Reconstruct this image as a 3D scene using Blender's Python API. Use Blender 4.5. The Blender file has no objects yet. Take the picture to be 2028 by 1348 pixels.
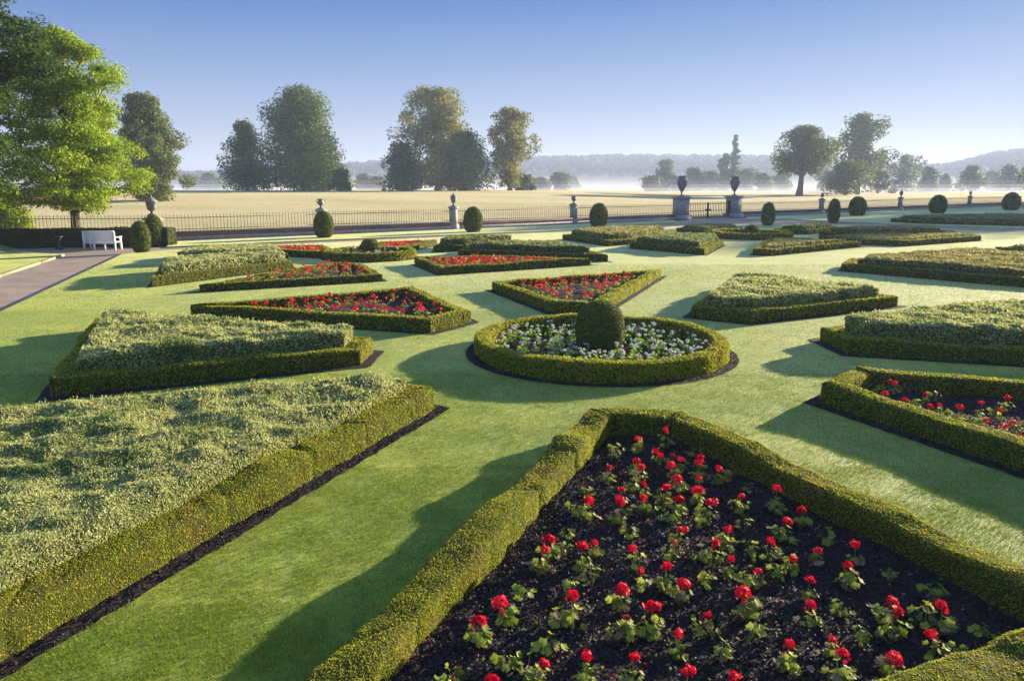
import bpy, math, random
import numpy as np
from mathutils import Vector
rng = np.random.default_rng(7); random.seed(7)
SC = bpy.context.scene; COL = SC.collection
# ------------------------------------------------------------ camera, sky, sun, exposure
FPX, YH, CAMH, CX, CY = 1480.0, 368.0, 3.3, 1014.0, 674.0
TH = math.atan((CY-YH)/FPX)
cam = bpy.data.objects.new('camera', bpy.data.cameras.new('camera')); COL.objects.link(cam)
cam.location = (0, 0, CAMH); cam.rotation_euler = (math.pi/2-TH, 0, 0)
cam.data.sensor_width = 36; cam.data.lens = 36*FPX/2028; cam.data.clip_end = 6000; cam.data.clip_start = .1
SC.camera = cam
SUN_AZ, SUN_EL = math.radians(51), math.radians(11.3)
W = bpy.data.worlds.new('World'); SC.world = W; W.use_nodes = True
wn = W.node_tree; bg = wn.nodes['Background']
sky = wn.nodes.new('ShaderNodeTexSky'); sky.sky_type = 'NISHITA'; sky.sun_disc = False
sky.sun_elevation = SUN_EL; sky.sun_rotation = SUN_AZ
sky.air_density = 1.0; sky.dust_density = 0.2; sky.ozone_density = 2.0
SKYS = .10          # clear morning sky: hand-set gradient, brightened overhead to lift the shade, plus a little Nishita
tc = wn.nodes.new('ShaderNodeTexCoord'); sx = wn.nodes.new('ShaderNodeSeparateXYZ'); wn.links.new(tc.outputs['Generated'], sx.inputs[0])
rp = wn.nodes.new('ShaderNodeValToRGB'); wn.links.new(sx.outputs['Z'], rp.inputs[0]); el = rp.color_ramp.elements
for q in range(4): el.new(.5)
for q, (p, c) in zip(el, ((0, (.225, .245, .30)), (.05, (.19, .23, .305)), (.11, (.105, .17, .295)), (.22, (.01, .072, .25)), (.45, (.11, .21, .43)), (1, (.14, .24, .45)))): q.position = p; q.color = (*c, 1)
sc_ = wn.nodes.new('ShaderNodeVectorMath'); sc_.operation = 'SCALE'; sc_.inputs['Scale'].default_value = 5.0; wn.links.new(rp.outputs[0], sc_.inputs[0])
mx = wn.nodes.new('ShaderNodeMix'); mx.data_type = 'RGBA'; mx.inputs[0].default_value = .03
wn.links.new(sc_.outputs[0], mx.inputs[6]); wn.links.new(sky.outputs[0], mx.inputs[7]); wn.links.new(mx.outputs[2], bg.inputs[0]); bg.inputs[1].default_value = SKYS
sl = bpy.data.lights.new('sun', 'SUN'); sl.energy = 5.0; sl.angle = math.radians(.6); sl.color = (1, .84, .58)
so = bpy.data.objects.new('sun', sl); COL.objects.link(so)
sd = Vector((-math.sin(SUN_AZ)*math.cos(SUN_EL), -math.cos(SUN_AZ)*math.cos(SUN_EL), -math.sin(SUN_EL)))
so.rotation_euler = sd.to_track_quat('-Z', 'Y').to_euler(); so.location = (30, 25, 30)
SC.view_settings.view_transform = 'Standard'; SC.view_settings.look = 'None'
SC.view_settings.exposure = 2.05; SC.view_settings.gamma = 1
SC.render.engine = 'CYCLES'; SC.cycles.max_bounces = 6; SC.cycles.transparent_max_bounces = 8; SC.cycles.volume_bounces = 1

def gp(x, y, z=0.0):            # photograph position of a point known to lie at height z -> metres
    t = (CAMH-z)*FPX/(math.cos(TH)*(y-YH))
    return ((x-CX)*t/FPX, (t-(CAMH-z)*math.sin(TH))/math.cos(TH))
def atd(x, d): return ((x-CX)/FPX*(d*math.cos(TH)+CAMH*math.sin(TH)), d)
def proj(P):
    x, y, z = P[:, 0], P[:, 1], P[:, 2]-CAMH
    dz = y*math.cos(TH)-z*math.sin(TH); dv = -(y*math.sin(TH)+z*math.cos(TH))
    dz = np.maximum(dz, .01)
    return CX+FPX*x/dz, CY+FPX*dv/dz, dz
def seen(P, m=650):
    px, py, dz = proj(P)
    return (px > -m) & (px < 2028+m) & (py < 1348+m) & (dz > 1)

# ------------------------------------------------------------ helpers
def tag(o, label=None, cat=None, group=None, kind=None):
    for k, v in (('label', label), ('category', cat), ('group', group), ('kind', kind)):
        if v: o[k] = v
    return o
def empty(name, loc=(0, 0, 0), rz=0.0):
    o = bpy.data.objects.new(name, None); COL.objects.link(o); o.location = loc; o.rotation_euler = (0, 0, rz); o.empty_display_size = .2
    return o
def hash3(ix, iy, iz, s):
    h = (ix*374761393 + iy*668265263 + iz*2147483647 + s*974634777) & 0xffffffff
    h = ((h ^ (h >> 13))*1274126177) & 0xffffffff
    return ((h ^ (h >> 16)) & 0xffff)/65535.0
def vnoise(P, scale, s=0):
    Q = P/scale; I = np.floor(Q).astype(np.int64); f = Q-I; f = f*f*(3-2*f); r = 0
    for dx in (0, 1):
        for dy in (0, 1):
            for dz in (0, 1):
                w = (f[:, 0] if dx else 1-f[:, 0])*(f[:, 1] if dy else 1-f[:, 1])*(f[:, 2] if dz else 1-f[:, 2])
                r = r + w*hash3(I[:, 0]+dx, I[:, 1]+dy, I[:, 2]+dz, s)
    return r*2-1
class MB:
    def __init__(s): s.V = []; s.F = []; s.n = 0
    def add(s, V, F, m=0):
        V = np.asarray(V, float).reshape(-1, 3); F = np.asarray(F, np.int64)
        if len(F) == 0: return
        s.V.append(V); s.F.append((F+s.n, m)); s.n += len(V)
    def build(s, name, mats, parent=None, smooth=False, loc=None):
        me = bpy.data.meshes.new(name)
        V = np.concatenate(s.V) if s.V else np.zeros((0, 3))
        if loc is not None: V = V-np.asarray(loc)
        me.vertices.add(len(V)); me.vertices.foreach_set('co', V.astype(np.float32).ravel())
        idx = np.concatenate([f.ravel() for f, m in s.F]); cnt = np.concatenate([np.full(len(f), f.shape[1]) for f, m in s.F])
        mi = np.concatenate([np.full(len(f), m) for f, m in s.F])
        st = np.concatenate([[0], np.cumsum(cnt)[:-1]])
        me.loops.add(len(idx)); me.loops.foreach_set('vertex_index', idx.astype(np.int32))
        me.polygons.add(len(cnt)); me.polygons.foreach_set('loop_start', st.astype(np.int32)); me.polygons.foreach_set('loop_total', cnt.astype(np.int32))
        me.polygons.foreach_set('material_index', mi.astype(np.int32))
        if smooth is not False:
            sm = np.ones(len(cnt), bool) if smooth is True else np.isin(mi, smooth)
            me.polygons.foreach_set('use_smooth', sm)
        me.update(calc_edges=True)
        for m in (mats if isinstance(mats, (list, tuple)) else [mats]): me.materials.append(m)
        o = bpy.data.objects.new(name, me); COL.objects.link(o)
        if parent: o.parent = parent
        if loc is not None and parent is None: o.location = loc
        return o
    def box(s, x0, x1, y0, y1, z0, z1, m=0, R=None, O=(0, 0, 0), taper=0):
        t = taper
        V = np.array([[x0, y0, z0], [x1, y0, z0], [x1, y1, z0], [x0, y1, z0], [x0+t, y0+t, z1], [x1-t, y0+t, z1], [x1-t, y1-t, z1], [x0+t, y1-t, z1]], float)
        if R is not None: V = V@np.array(R).T
        V = V+np.array(O)
        s.add(V, [[0, 3, 2, 1], [4, 5, 6, 7], [0, 1, 5, 4], [1, 2, 6, 5], [2, 3, 7, 6], [3, 0, 4, 7]], m)
    def lathe(s, prof, n=20, m=0, O=(0, 0, 0), fl=None):
        a = np.linspace(0, 2*math.pi, n, endpoint=False); V = []
        for r, z in prof:
            rr = np.full(n, r)
            if fl and fl[0] <= z <= fl[1]: rr = r*(1+.05*np.cos(a*n/2))
            V.append(np.stack([rr*np.cos(a), rr*np.sin(a), np.full(n, z)], 1))
        V = np.concatenate(V)+np.array(O); F = []
        for k in range(len(prof)-1):
            for i in range(n): F.append([k*n+i, k*n+(i+1) % n, (k+1)*n+(i+1) % n, (k+1)*n+i])
        s.add(V, F, m)
    def tube(s, pts, rad, n=6, m=0):
        pts = np.asarray(pts, float); rad = np.broadcast_to(rad, (len(pts),)); V = []
        a = np.linspace(0, 2*math.pi, n, endpoint=False)
        for i, p in enumerate(pts):
            d = pts[min(i+1, len(pts)-1)]-pts[max(i-1, 0)]; d = d/(np.linalg.norm(d)+1e-9)
            u = np.cross(d, [0, 0, 1.] if abs(d[2]) < .9 else [1., 0, 0]); u /= np.linalg.norm(u); v = np.cross(d, u)
            V.append(p+rad[i]*(np.outer(np.cos(a), u)+np.outer(np.sin(a), v)))
        V = np.concatenate(V); F = []
        for k in range(len(pts)-1):
            for i in range(n): F.append([k*n+i, k*n+(i+1) % n, (k+1)*n+(i+1) % n, (k+1)*n+i])
        s.add(V, F, m)
        e = (len(pts)-1)*n
        if n == 6: s.add(V[e:e+6], [[0, 1, 2, 3], [0, 3, 4, 5]], m)
    def leaves(s, C, N, size, m=0, jit=.8, ar=.55, g=rng):
        n = len(C)
        if n == 0: return
        N = N+g.normal(0, jit, (n, 3)); N /= np.linalg.norm(N, axis=1, keepdims=True)+1e-9
        T = np.cross(N, g.normal(0, 1, (n, 3))); T /= np.linalg.norm(T, axis=1, keepdims=True)+1e-9
        B = np.cross(N, T); sz = (size*g.uniform(.65, 1.35, n))[:, None]
        V = np.stack([C-T*sz, C+B*sz*ar-N*sz*.12, C+T*sz, C-B*sz*ar-N*sz*.12], 1).reshape(-1, 3)
        s.add(V, np.arange(4*n).reshape(-1, 4), m)
def scatter(V, Q, dens, g=rng):         # random points and normals on quads; dens may vary per quad
    a, b, c, d = V[Q[:, 0]], V[Q[:, 1]], V[Q[:, 2]], V[Q[:, 3]]
    nn = np.cross(c-a, d-b)*.5; ar = np.linalg.norm(nn, axis=1)
    k = g.poisson(ar*dens); i = np.repeat(np.arange(len(Q)), k); u = g.random(len(i))[:, None]; v = g.random(len(i))[:, None]
    P = (a[i]*(1-u)+b[i]*u)*(1-v)+(d[i]*(1-u)+c[i]*u)*v
    return P, (nn/np.maximum(ar, 1e-9)[:, None])[i]
def grid_faces(nu, nv, wrap=False):
    i = np.arange(nu-1)[:, None]; j = np.arange(nv-(0 if wrap else 1))[None]; j2 = (j+1) % nv
    return np.stack([i*nv+j, (i+1)*nv+j, (i+1)*nv+j2, i*nv+j2], -1).reshape(-1, 4)
def inpoly(P, poly):
    x, y = P[:, 0], P[:, 1]; r = np.zeros(len(P), bool); n = len(poly)
    for i in range(n):
        (x0, y0), (x1, y1) = poly[i], poly[(i+1) % n]
        if y0 == y1: continue
        r ^= ((y0 > y) != (y1 > y)) & (x < (x1-x0)*(y-y0)/(y1-y0)+x0)
    return r
def ccw(p):
    a = sum(p[i][0]*p[(i+1) % len(p)][1]-p[(i+1) % len(p)][0]*p[i][1] for i in range(len(p)))
    return list(p) if a > 0 else list(p)[::-1]
def inset(p, d, cap=3.0):               # offset of a counter-clockwise polygon (d > 0 inwards), corner by corner
    n = len(p); r = []
    for i in range(n):
        a, b, c = np.array(p[i-1]), np.array(p[i]), np.array(p[(i+1) % n])
        e, f = (b-a)/np.linalg.norm(b-a), (c-b)/np.linalg.norm(c-b)
        n1, n2 = np.array([-e[1], e[0]]), np.array([-f[1], f[0]]); q = n1+n2; L = np.dot(q, q)/2
        m = q/max(L, 1e-6)*d
        if np.linalg.norm(m) > cap*abs(d): m = m/np.linalg.norm(m)*cap*abs(d)
        r.append(tuple(b+m))
    return r

# ------------------------------------------------------------ materials
def mat(name, col, rough=.7, spec=.3, metal=0):
    m = bpy.data.materials.new(name); m.use_nodes = True; b = m.node_tree.nodes['Principled BSDF']
    b.inputs['Base Color'].default_value = (*col, 1); b.inputs['Roughness'].default_value = rough
    b.inputs['Specular IOR Level'].default_value = spec; b.inputs['Metallic'].default_value = metal
    return m
def nd(m, t, **k):
    n = m.node_tree.nodes.new(t)
    for a, v in k.items(): setattr(n, a, v)
    return n
def ramp(m, src, stops):
    r = nd(m, 'ShaderNodeValToRGB'); e = r.color_ramp.elements
    while len(e) < len(stops): e.new(.5)
    for q, (p, c) in zip(e, stops): q.position = p; q.color = (*c, 1) if len(c) == 3 else c
    m.node_tree.links.new(src, r.inputs[0]); return r.outputs[0]
def noise(m, scale, detail=4, rough=.6, vec=None, obj=True):
    if vec is None:
        vec = nd(m, 'ShaderNodeTexCoord').outputs['Object'] if obj else nd(m, 'ShaderNodeNewGeometry').outputs['Position']
    n = nd(m, 'ShaderNodeTexNoise'); n.inputs['Scale'].default_value = scale; n.inputs['Detail'].default_value = detail; n.inputs['Roughness'].default_value = rough
    m.node_tree.links.new(vec, n.inputs['Vector']); return n.outputs['Fac']
def mixc(m, a, b, f, mode='MIX'):
    x = nd(m, 'ShaderNodeMix', data_type='RGBA', blend_type=mode); L = m.node_tree.links
    for s, v in ((x.inputs[6], a), (x.inputs[7], b)):
        if isinstance(v, tuple): s.default_value = (*v, 1)
        else: L.new(v, s)
    if isinstance(f, (int, float)): x.inputs[0].default_value = f
    else: L.new(f, x.inputs[0])
    return x.outputs[2]
def bump(m, h, strength, dist=.02):
    b = nd(m, 'ShaderNodeBump'); b.inputs['Strength'].default_value = strength; b.inputs['Distance'].default_value = dist
    m.node_tree.links.new(h, b.inputs['Height']); m.node_tree.links.new(b.outputs[0], m.node_tree.nodes['Principled BSDF'].inputs['Normal'])
def leafmat(name, cols, patch=None, trans=.3, pscale=1.2, rough=.55, sheen=0, prange=(.5, .68)):
    m = mat(name, cols[0], max(rough, .62), .12); L = m.node_tree.links; b = m.node_tree.nodes['Principled BSDF']
    g = nd(m, 'ShaderNodeNewGeometry'); n = len(cols)
    c = ramp(m, g.outputs['Random Per Island'], [(i/max(n-1, 1), x) for i, x in enumerate(cols)])
    if patch: c = mixc(m, c, patch, ramp(m, noise(m, pscale, 3), [(prange[0], (0, 0, 0)), (prange[1], (.8, .8, .8))]))
    L.new(c, b.inputs['Base Color'])
    if sheen: b.inputs['Sheen Weight'].default_value = sheen; b.inputs['Sheen Roughness'].default_value = .5
    t = nd(m, 'ShaderNodeBsdfTranslucent'); L.new(c, t.inputs['Color'])
    x = nd(m, 'ShaderNodeMixShader'); x.inputs[0].default_value = trans
    L.new(b.outputs[0], x.inputs[1]); L.new(t.outputs[0], x.inputs[2]); L.new(x.outputs[0], m.node_tree.nodes['Material Output'].inputs['Surface'])
    return m
M = {}
M['hedge_core'] = mat('hedge_core', (.035, .045, .010), .9, .1)
M['hedge'] = leafmat('box_leaves', [(.16, .23, .012), (.32, .34, .018), (.44, .41, .03), (.23, .29, .016), (.48, .40, .06)], (.38, .29, .06), .42, 2.2)
M['hedge_far'] = leafmat('box_leaves_far', [(.13, .17, .014), (.26, .27, .02), (.35, .32, .03)], (.34, .26, .06), .42, 1.2)
M['yew'] = leafmat('yew_leaves', [(.06, .10, .018), (.13, .17, .025), (.22, .24, .04)], (.15, .14, .04), .25, 2.0)
M['fill_core'] = mat('fill_core', (.05, .07, .03), .9, .1)
M['fill'] = leafmat('variegated_leaves', [(.18, .25, .05), (.50, .49, .20), (.30, .36, .09), (.62, .58, .30), (.38, .43, .12)], (.10, .17, .035), .38, 1.1, prange=(.52, .66))
M['fill_dark'] = leafmat('shrub_leaves', [(.12, .17, .05), (.24, .28, .09), (.34, .35, .14)], (.10, .14, .04), .35, .6)
M['gold'] = leafmat('golden_leaves', [(.30, .28, .07), (.44, .36, .12), (.22, .24, .06), (.52, .42, .18)], (.24, .24, .08), .3, .8)
M['dark_hedge'] = leafmat('tall_hedge_leaves', [(.03, .045, .012), (.05, .07, .018), (.04, .05, .012)], None, .15)
M['bright'] = leafmat('bedding_leaves', [(.18, .36, .02), (.32, .52, .03), (.42, .58, .06)], None, .35)

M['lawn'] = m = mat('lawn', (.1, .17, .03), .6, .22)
cl = ramp(m, noise(m, .45, 6, .68), [(.36, (.11, .20, .008)), (.5, (.20, .275, .014)), (.66, (.34, .35, .03))])
fine = ramp(m, noise(m, 38, 5, .75), [(.3, (.35, .45, .3)), (.7, (1.45, 1.35, 1.3))])
L = m.node_tree.links; mid_ = ramp(m, noise(m, 7, 4, .7), [(.34, (.58, .68, .5)), (.66, (1.4, 1.28, 1.2))]); sp = nd(m, 'ShaderNodeSeparateXYZ'); L.new(nd(m, 'ShaderNodeTexCoord').outputs['Object'], sp.inputs[0])     # dew, its pale sheen toward the far right painted into the base colour
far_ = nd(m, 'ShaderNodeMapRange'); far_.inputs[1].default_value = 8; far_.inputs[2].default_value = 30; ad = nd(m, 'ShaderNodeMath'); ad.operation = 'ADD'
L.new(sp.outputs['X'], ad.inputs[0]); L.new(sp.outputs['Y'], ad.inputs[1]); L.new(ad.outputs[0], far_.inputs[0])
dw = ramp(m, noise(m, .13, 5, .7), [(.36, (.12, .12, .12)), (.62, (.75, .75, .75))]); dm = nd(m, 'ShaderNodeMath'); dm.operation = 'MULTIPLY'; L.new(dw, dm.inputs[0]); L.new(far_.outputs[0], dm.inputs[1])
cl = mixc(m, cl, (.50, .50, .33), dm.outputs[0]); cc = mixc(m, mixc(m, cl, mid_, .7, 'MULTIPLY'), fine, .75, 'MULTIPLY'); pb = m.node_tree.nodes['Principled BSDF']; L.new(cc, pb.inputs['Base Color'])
pb.inputs['Sheen Weight'].default_value = .34; pb.inputs['Sheen Roughness'].default_value = .3; pb.inputs['Sheen Tint'].default_value = (.98, 1, .52, 1)
mp = nd(m, 'ShaderNodeMapping'); mp.inputs['Scale'].default_value = (1, 1, 1); L.new(nd(m, 'ShaderNodeTexCoord').outputs['Object'], mp.inputs[0])
bump(m, noise(m, 15, 8, .82, mp.outputs[0]), .7, .05)
M['blade'] = leafmat('grass_blades', [(.06, .14, .006), (.20, .30, .016), (.42, .42, .05), (.10, .18, .01), (.26, .34, .02)], None, .35)

M['soil'] = m = mat('soil', (.02, .016, .018), .95, .15); L = m.node_tree.links
L.new(ramp(m, noise(m, 30, 6, .75), [(.35, (.012, .009, .012)), (.55, (.034, .027, .032)), (.75, (.08, .062, .062))]), m.node_tree.nodes['Principled BSDF'].inputs['Base Color'])
bump(m, noise(m, 45, 6, .8), 1.0, .04)
M['clod'] = leafmat('soil_crumbs', [(.012, .010, .012), (.025, .02, .02), (.055, .042, .036), (.018, .014, .016)], None, 0)
M['gravel'] = m = mat('gravel', (.3, .25, .22), .95, .15); L = m.node_tree.links
g1 = ramp(m, noise(m, 24, 6, .8), [(.3, (.17, .13, .105)), (.5, (.33, .26, .21)), (.7, (.48, .40, .33))])
L.new(mixc(m, g1, ramp(m, noise(m, .8, 3), [(.35, (.75, .72, .72)), (.65, (1.08, 1.05, 1.0))]), .8, 'MULTIPLY'), m.node_tree.nodes['Principled BSDF'].inputs['Base Color'])
bump(m, noise(m, 30, 6, .8), .7, .03)
M['meadow'] = m = mat('meadow', (.4, .33, .16), .95, .1); L = m.node_tree.links
mp = nd(m, 'ShaderNodeMapping'); mp.inputs['Scale'].default_value = (.35, 1, 1); L.new(nd(m, 'ShaderNodeTexCoord').outputs['Object'], mp.inputs[0])
g1 = ramp(m, noise(m, .05, 5, .6, mp.outputs[0]), [(.36, (.20, .22, .075)), (.5, (.33, .29, .135)), (.66, (.41, .34, .18))])
g1 = mixc(m, g1, (.17, .22, .07), ramp(m, noise(m, .028, 5, .7, mp.outputs[0]), [(.55, (0, 0, 0)), (.68, (.75, .75, .75))])); g2 = ramp(m, noise(m, 1.4, 5, .75, mp.outputs[0]), [(.3, (.6, .62, .56)), (.7, (1.3, 1.25, 1.2))])
L.new(mixc(m, g1, g2, .8, 'MULTIPLY'), m.node_tree.nodes['Principled BSDF'].inputs['Base Color']); bump(m, noise(m, 2.0, 5, .8), .8, .35)
qb = m.node_tree.nodes['Principled BSDF']; qb.inputs['Sheen Weight'].default_value = .5; qb.inputs['Sheen Roughness'].default_value = .4; qb.inputs['Sheen Tint'].default_value = (1, .88, .58, 1)
M['stone'] = m = mat('stone', (.4, .4, .38), .85, .2); L = m.node_tree.links
L.new(ramp(m, noise(m, 3.5, 6, .7), [(.3, (.18, .19, .19)), (.5, (.29, .29, .29)), (.7, (.38, .37, .35))]), m.node_tree.nodes['Principled BSDF'].inputs['Base Color']); bump(m, noise(m, 14, 5), .4)
M['lead'] = m = mat('urn_lead', (.13, .12, .13), .6, .3); L = m.node_tree.links
L.new(ramp(m, noise(m, 9, 5), [(.35, (.12, .11, .115)), (.65, (.26, .24, .24))]), m.node_tree.nodes['Principled BSDF'].inputs['Base Color'])
M['brick'] = m = mat('brick', (.25, .1, .08), .9, .15); L = m.node_tree.links
bt = nd(m, 'ShaderNodeTexBrick'); bt.inputs['Scale'].default_value = 1; bt.inputs['Brick Width'].default_value = .23; bt.inputs['Row Height'].default_value = .075; bt.inputs['Mortar Size'].default_value = .006
bt.inputs['Color1'].default_value = (.30, .11, .08, 1); bt.inputs['Color2'].default_value = (.20, .085, .075, 1); bt.inputs['Mortar'].default_value = (.3, .27, .25, 1)
mp = nd(m, 'ShaderNodeMapping'); mp.inputs['Rotation'].default_value = (math.pi/2, 0, 0); L.new(nd(m, 'ShaderNodeTexCoord').outputs['Object'], mp.inputs[0]); L.new(mp.outputs[0], bt.inputs[0])
L.new(mixc(m, bt.outputs[0], ramp(m, noise(m, .7, 4), [(.35, (.6, .65, .75)), (.65, (1.2, 1.05, 1))]), .9, 'MULTIPLY'), m.node_tree.nodes['Principled BSDF'].inputs['Base Color'])
M['iron'] = mat('iron', (.20, .16, .12), .7, .2)
M['gate_iron'] = mat('gate_iron', (.03, .03, .035), .5, .4)
M['white'] = mat('white_paint', (.82, .82, .82), .45, .4)
M['lit_grass_edge'] = mat('lit_grass_tone', (.30, .29, .16), .9, .2)  # pale tone of the grass edge, its sunlight put into the colour
M['bark'] = m = mat('bark', (.12, .09, .07), .95, .1); L = m.node_tree.links
L.new(ramp(m, noise(m, 5, 5), [(.3, (.05, .04, .032)), (.7, (.16, .125, .095))]), m.node_tree.nodes['Principled BSDF'].inputs['Base Color']); bump(m, noise(m, 14, 5), .8, .05)
M['red'] = leafmat('scarlet_petals', [(.60, .006, .03), (.80, .012, .035), (.48, .004, .03)], None, .25, rough=.5)
M['faded'] = leafmat('faded_petals', [(.45, .03, .03), (.30, .07, .05), (.22, .12, .07)], None, .25)
M['wht'] = leafmat('white_petals', [(.52, .52, .54), (.66, .66, .66), (.42, .45, .42)], None, .3)
M['gleaf'] = leafmat('geranium_leaves', [(.10, .16, .02), (.22, .28, .03), (.36, .40, .06), (.14, .20, .03), (.36, .28, .09)], None, .35)
M['gdead'] = leafmat('dry_leaves', [(.20, .13, .08), (.32, .24, .16), (.12, .08, .05)], None, .2)
M['stem'] = mat('green_stem', (.16, .2, .05), .7, .2)

# ------------------------------------------------------------ ground
def sheet(poly, z, t, name, m, label=None, skirt=True):
    mb = MB(); n = len(poly); V = [(x, y, z) for x, y in poly]; mb.add(V, [list(range(n))])
    if skirt:
        W_ = [(x, y, z-t) for x, y in poly]
        mb.add(V+W_, [[i, n+i, n+(i+1) % n, (i+1) % n] for i in range(n)])
    o = mb.build(name, m); tag(o, kind='structure'); return o
WA, WB = np.array(gp(326, 478)), np.array(gp(1921, 410.5))
WD = (WB-WA)/np.linalg.norm(WB-WA); WN = np.array([-WD[1], WD[0]])
def wall_pt(px):                # where the sight line at photograph column px meets the wall line (base)
    y = 478+(px-326)*(410.5-478)/(1921-326); return np.array(gp(px, y))
def smooth(a, b, x): t = np.clip((x-a)/(b-a), 0, 1); return t*t*(3-2*t)
def terr(X, Y):
    X = np.asarray(X, float); Y = np.asarray(Y, float)
    d = (X-WA[0])*WN[0]+(Y-WA[1])*WN[1]; b = X/np.maximum(Y, 1); r = np.hypot(X, Y)
    A = 2.1*(1-smooth(.02, .32, b))+.45*smooth(.02, .32, b)
    z = .15+(A-.15)*smooth(5, 110, d)
    z = z*(1-smooth(230, 420, r))+.5*smooth(230, 420, r)
    px = CX+FPX*b
    hh = np.interp(px, [-300, 350, 450, 600, 700, 800, 1000, 1250, 1500, 1560, 1700, 1850, 1950, 2030, 2300], [14, 14, 16, 22, 32, 40, 44, 48, 44, 42, 26, 26, 44, 50, 50])
    z = z+hh*smooth(850, 1480, r)
    n = vnoise(np.stack([X, Y, 0*X], -1).reshape(-1, 3), 45., 3).reshape(X.shape)
    return z+.18*n*smooth(10, 60, d), d
na, nr = 260, 150
ang = np.radians(np.linspace(-56, 62, na)); rad = np.concatenate([np.geomspace(30, 2150, nr)])
Ag, Rg = np.meshgrid(ang, rad); X = Rg*np.sin(Ag); Y = Rg*np.cos(Ag); Z, d = terr(X, Y)
Z = np.where(d < .2, -.6, Z)
mb = MB(); mb.add(np.stack([X, Y, Z], -1).reshape(-1, 3), grid_faces(nr, na)); tag(mb.build('meadow', M['meadow'], smooth=True), kind='structure')
w0, w1 = WA-WD*70, WB+WD*60
sheet([(-75, -25), (120, -25), (150, 60), tuple(w1), tuple(w0)], -.08, .1, 'gravel_path', M['gravel'])
def pl(pts): return [gp(x, y) for x, y in pts]
wf = lambda px, o=.0: tuple(wall_pt(px)-WN*o)
MAIN = [(-7.2-(.0), -3)]
e0, e1 = np.array(gp(0, 617)), np.array(gp(242, 503))
ed = (e1-e0)/np.linalg.norm(e1-e0); MAIN = [tuple(e0-ed*18)]+[tuple(e0), tuple(e1)]
MAIN = MAIN+pl([(330, 495), (640, 480.5), (900, 468), (1100, 459.5), (1330, 447), (1480, 443.5), (1628, 443.5), (2028, 461), (2300, 474)])+[(45, -6)]
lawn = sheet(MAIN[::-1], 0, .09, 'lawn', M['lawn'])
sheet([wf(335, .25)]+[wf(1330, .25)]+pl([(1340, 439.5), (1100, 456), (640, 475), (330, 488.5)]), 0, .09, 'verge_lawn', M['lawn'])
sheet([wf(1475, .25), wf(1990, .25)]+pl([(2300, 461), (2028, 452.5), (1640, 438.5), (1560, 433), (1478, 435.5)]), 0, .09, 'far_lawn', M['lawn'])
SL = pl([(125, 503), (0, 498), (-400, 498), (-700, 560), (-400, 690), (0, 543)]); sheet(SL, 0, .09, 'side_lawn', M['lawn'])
mb = MB()
for a, b in ((gp(125, 503.6), gp(80, 518)), (gp(78, 518.6), gp(0, 543.8)), (gp(0, 543.8), gp(-80, 570))):
    a, b = np.array(a), np.array(b); dd = (b-a)/np.linalg.norm(b-a); nn = np.array([-dd[1], dd[0]])*.06
    c = [a+nn, a-nn, b-nn, b+nn]; V = [(*p, -.08) for p in c]+[(*p, .012) for p in c]
    mb.add(V, [[4, 5, 6, 7], [0, 1, 5, 4], [1, 2, 6, 5], [2, 3, 7, 6], [3, 0, 4, 7]])
tag(mb.build('lit_grass_edge', M['lit_grass_edge']), kind='structure')  # added pale strip standing in for the sunlit edge of the grass

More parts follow.
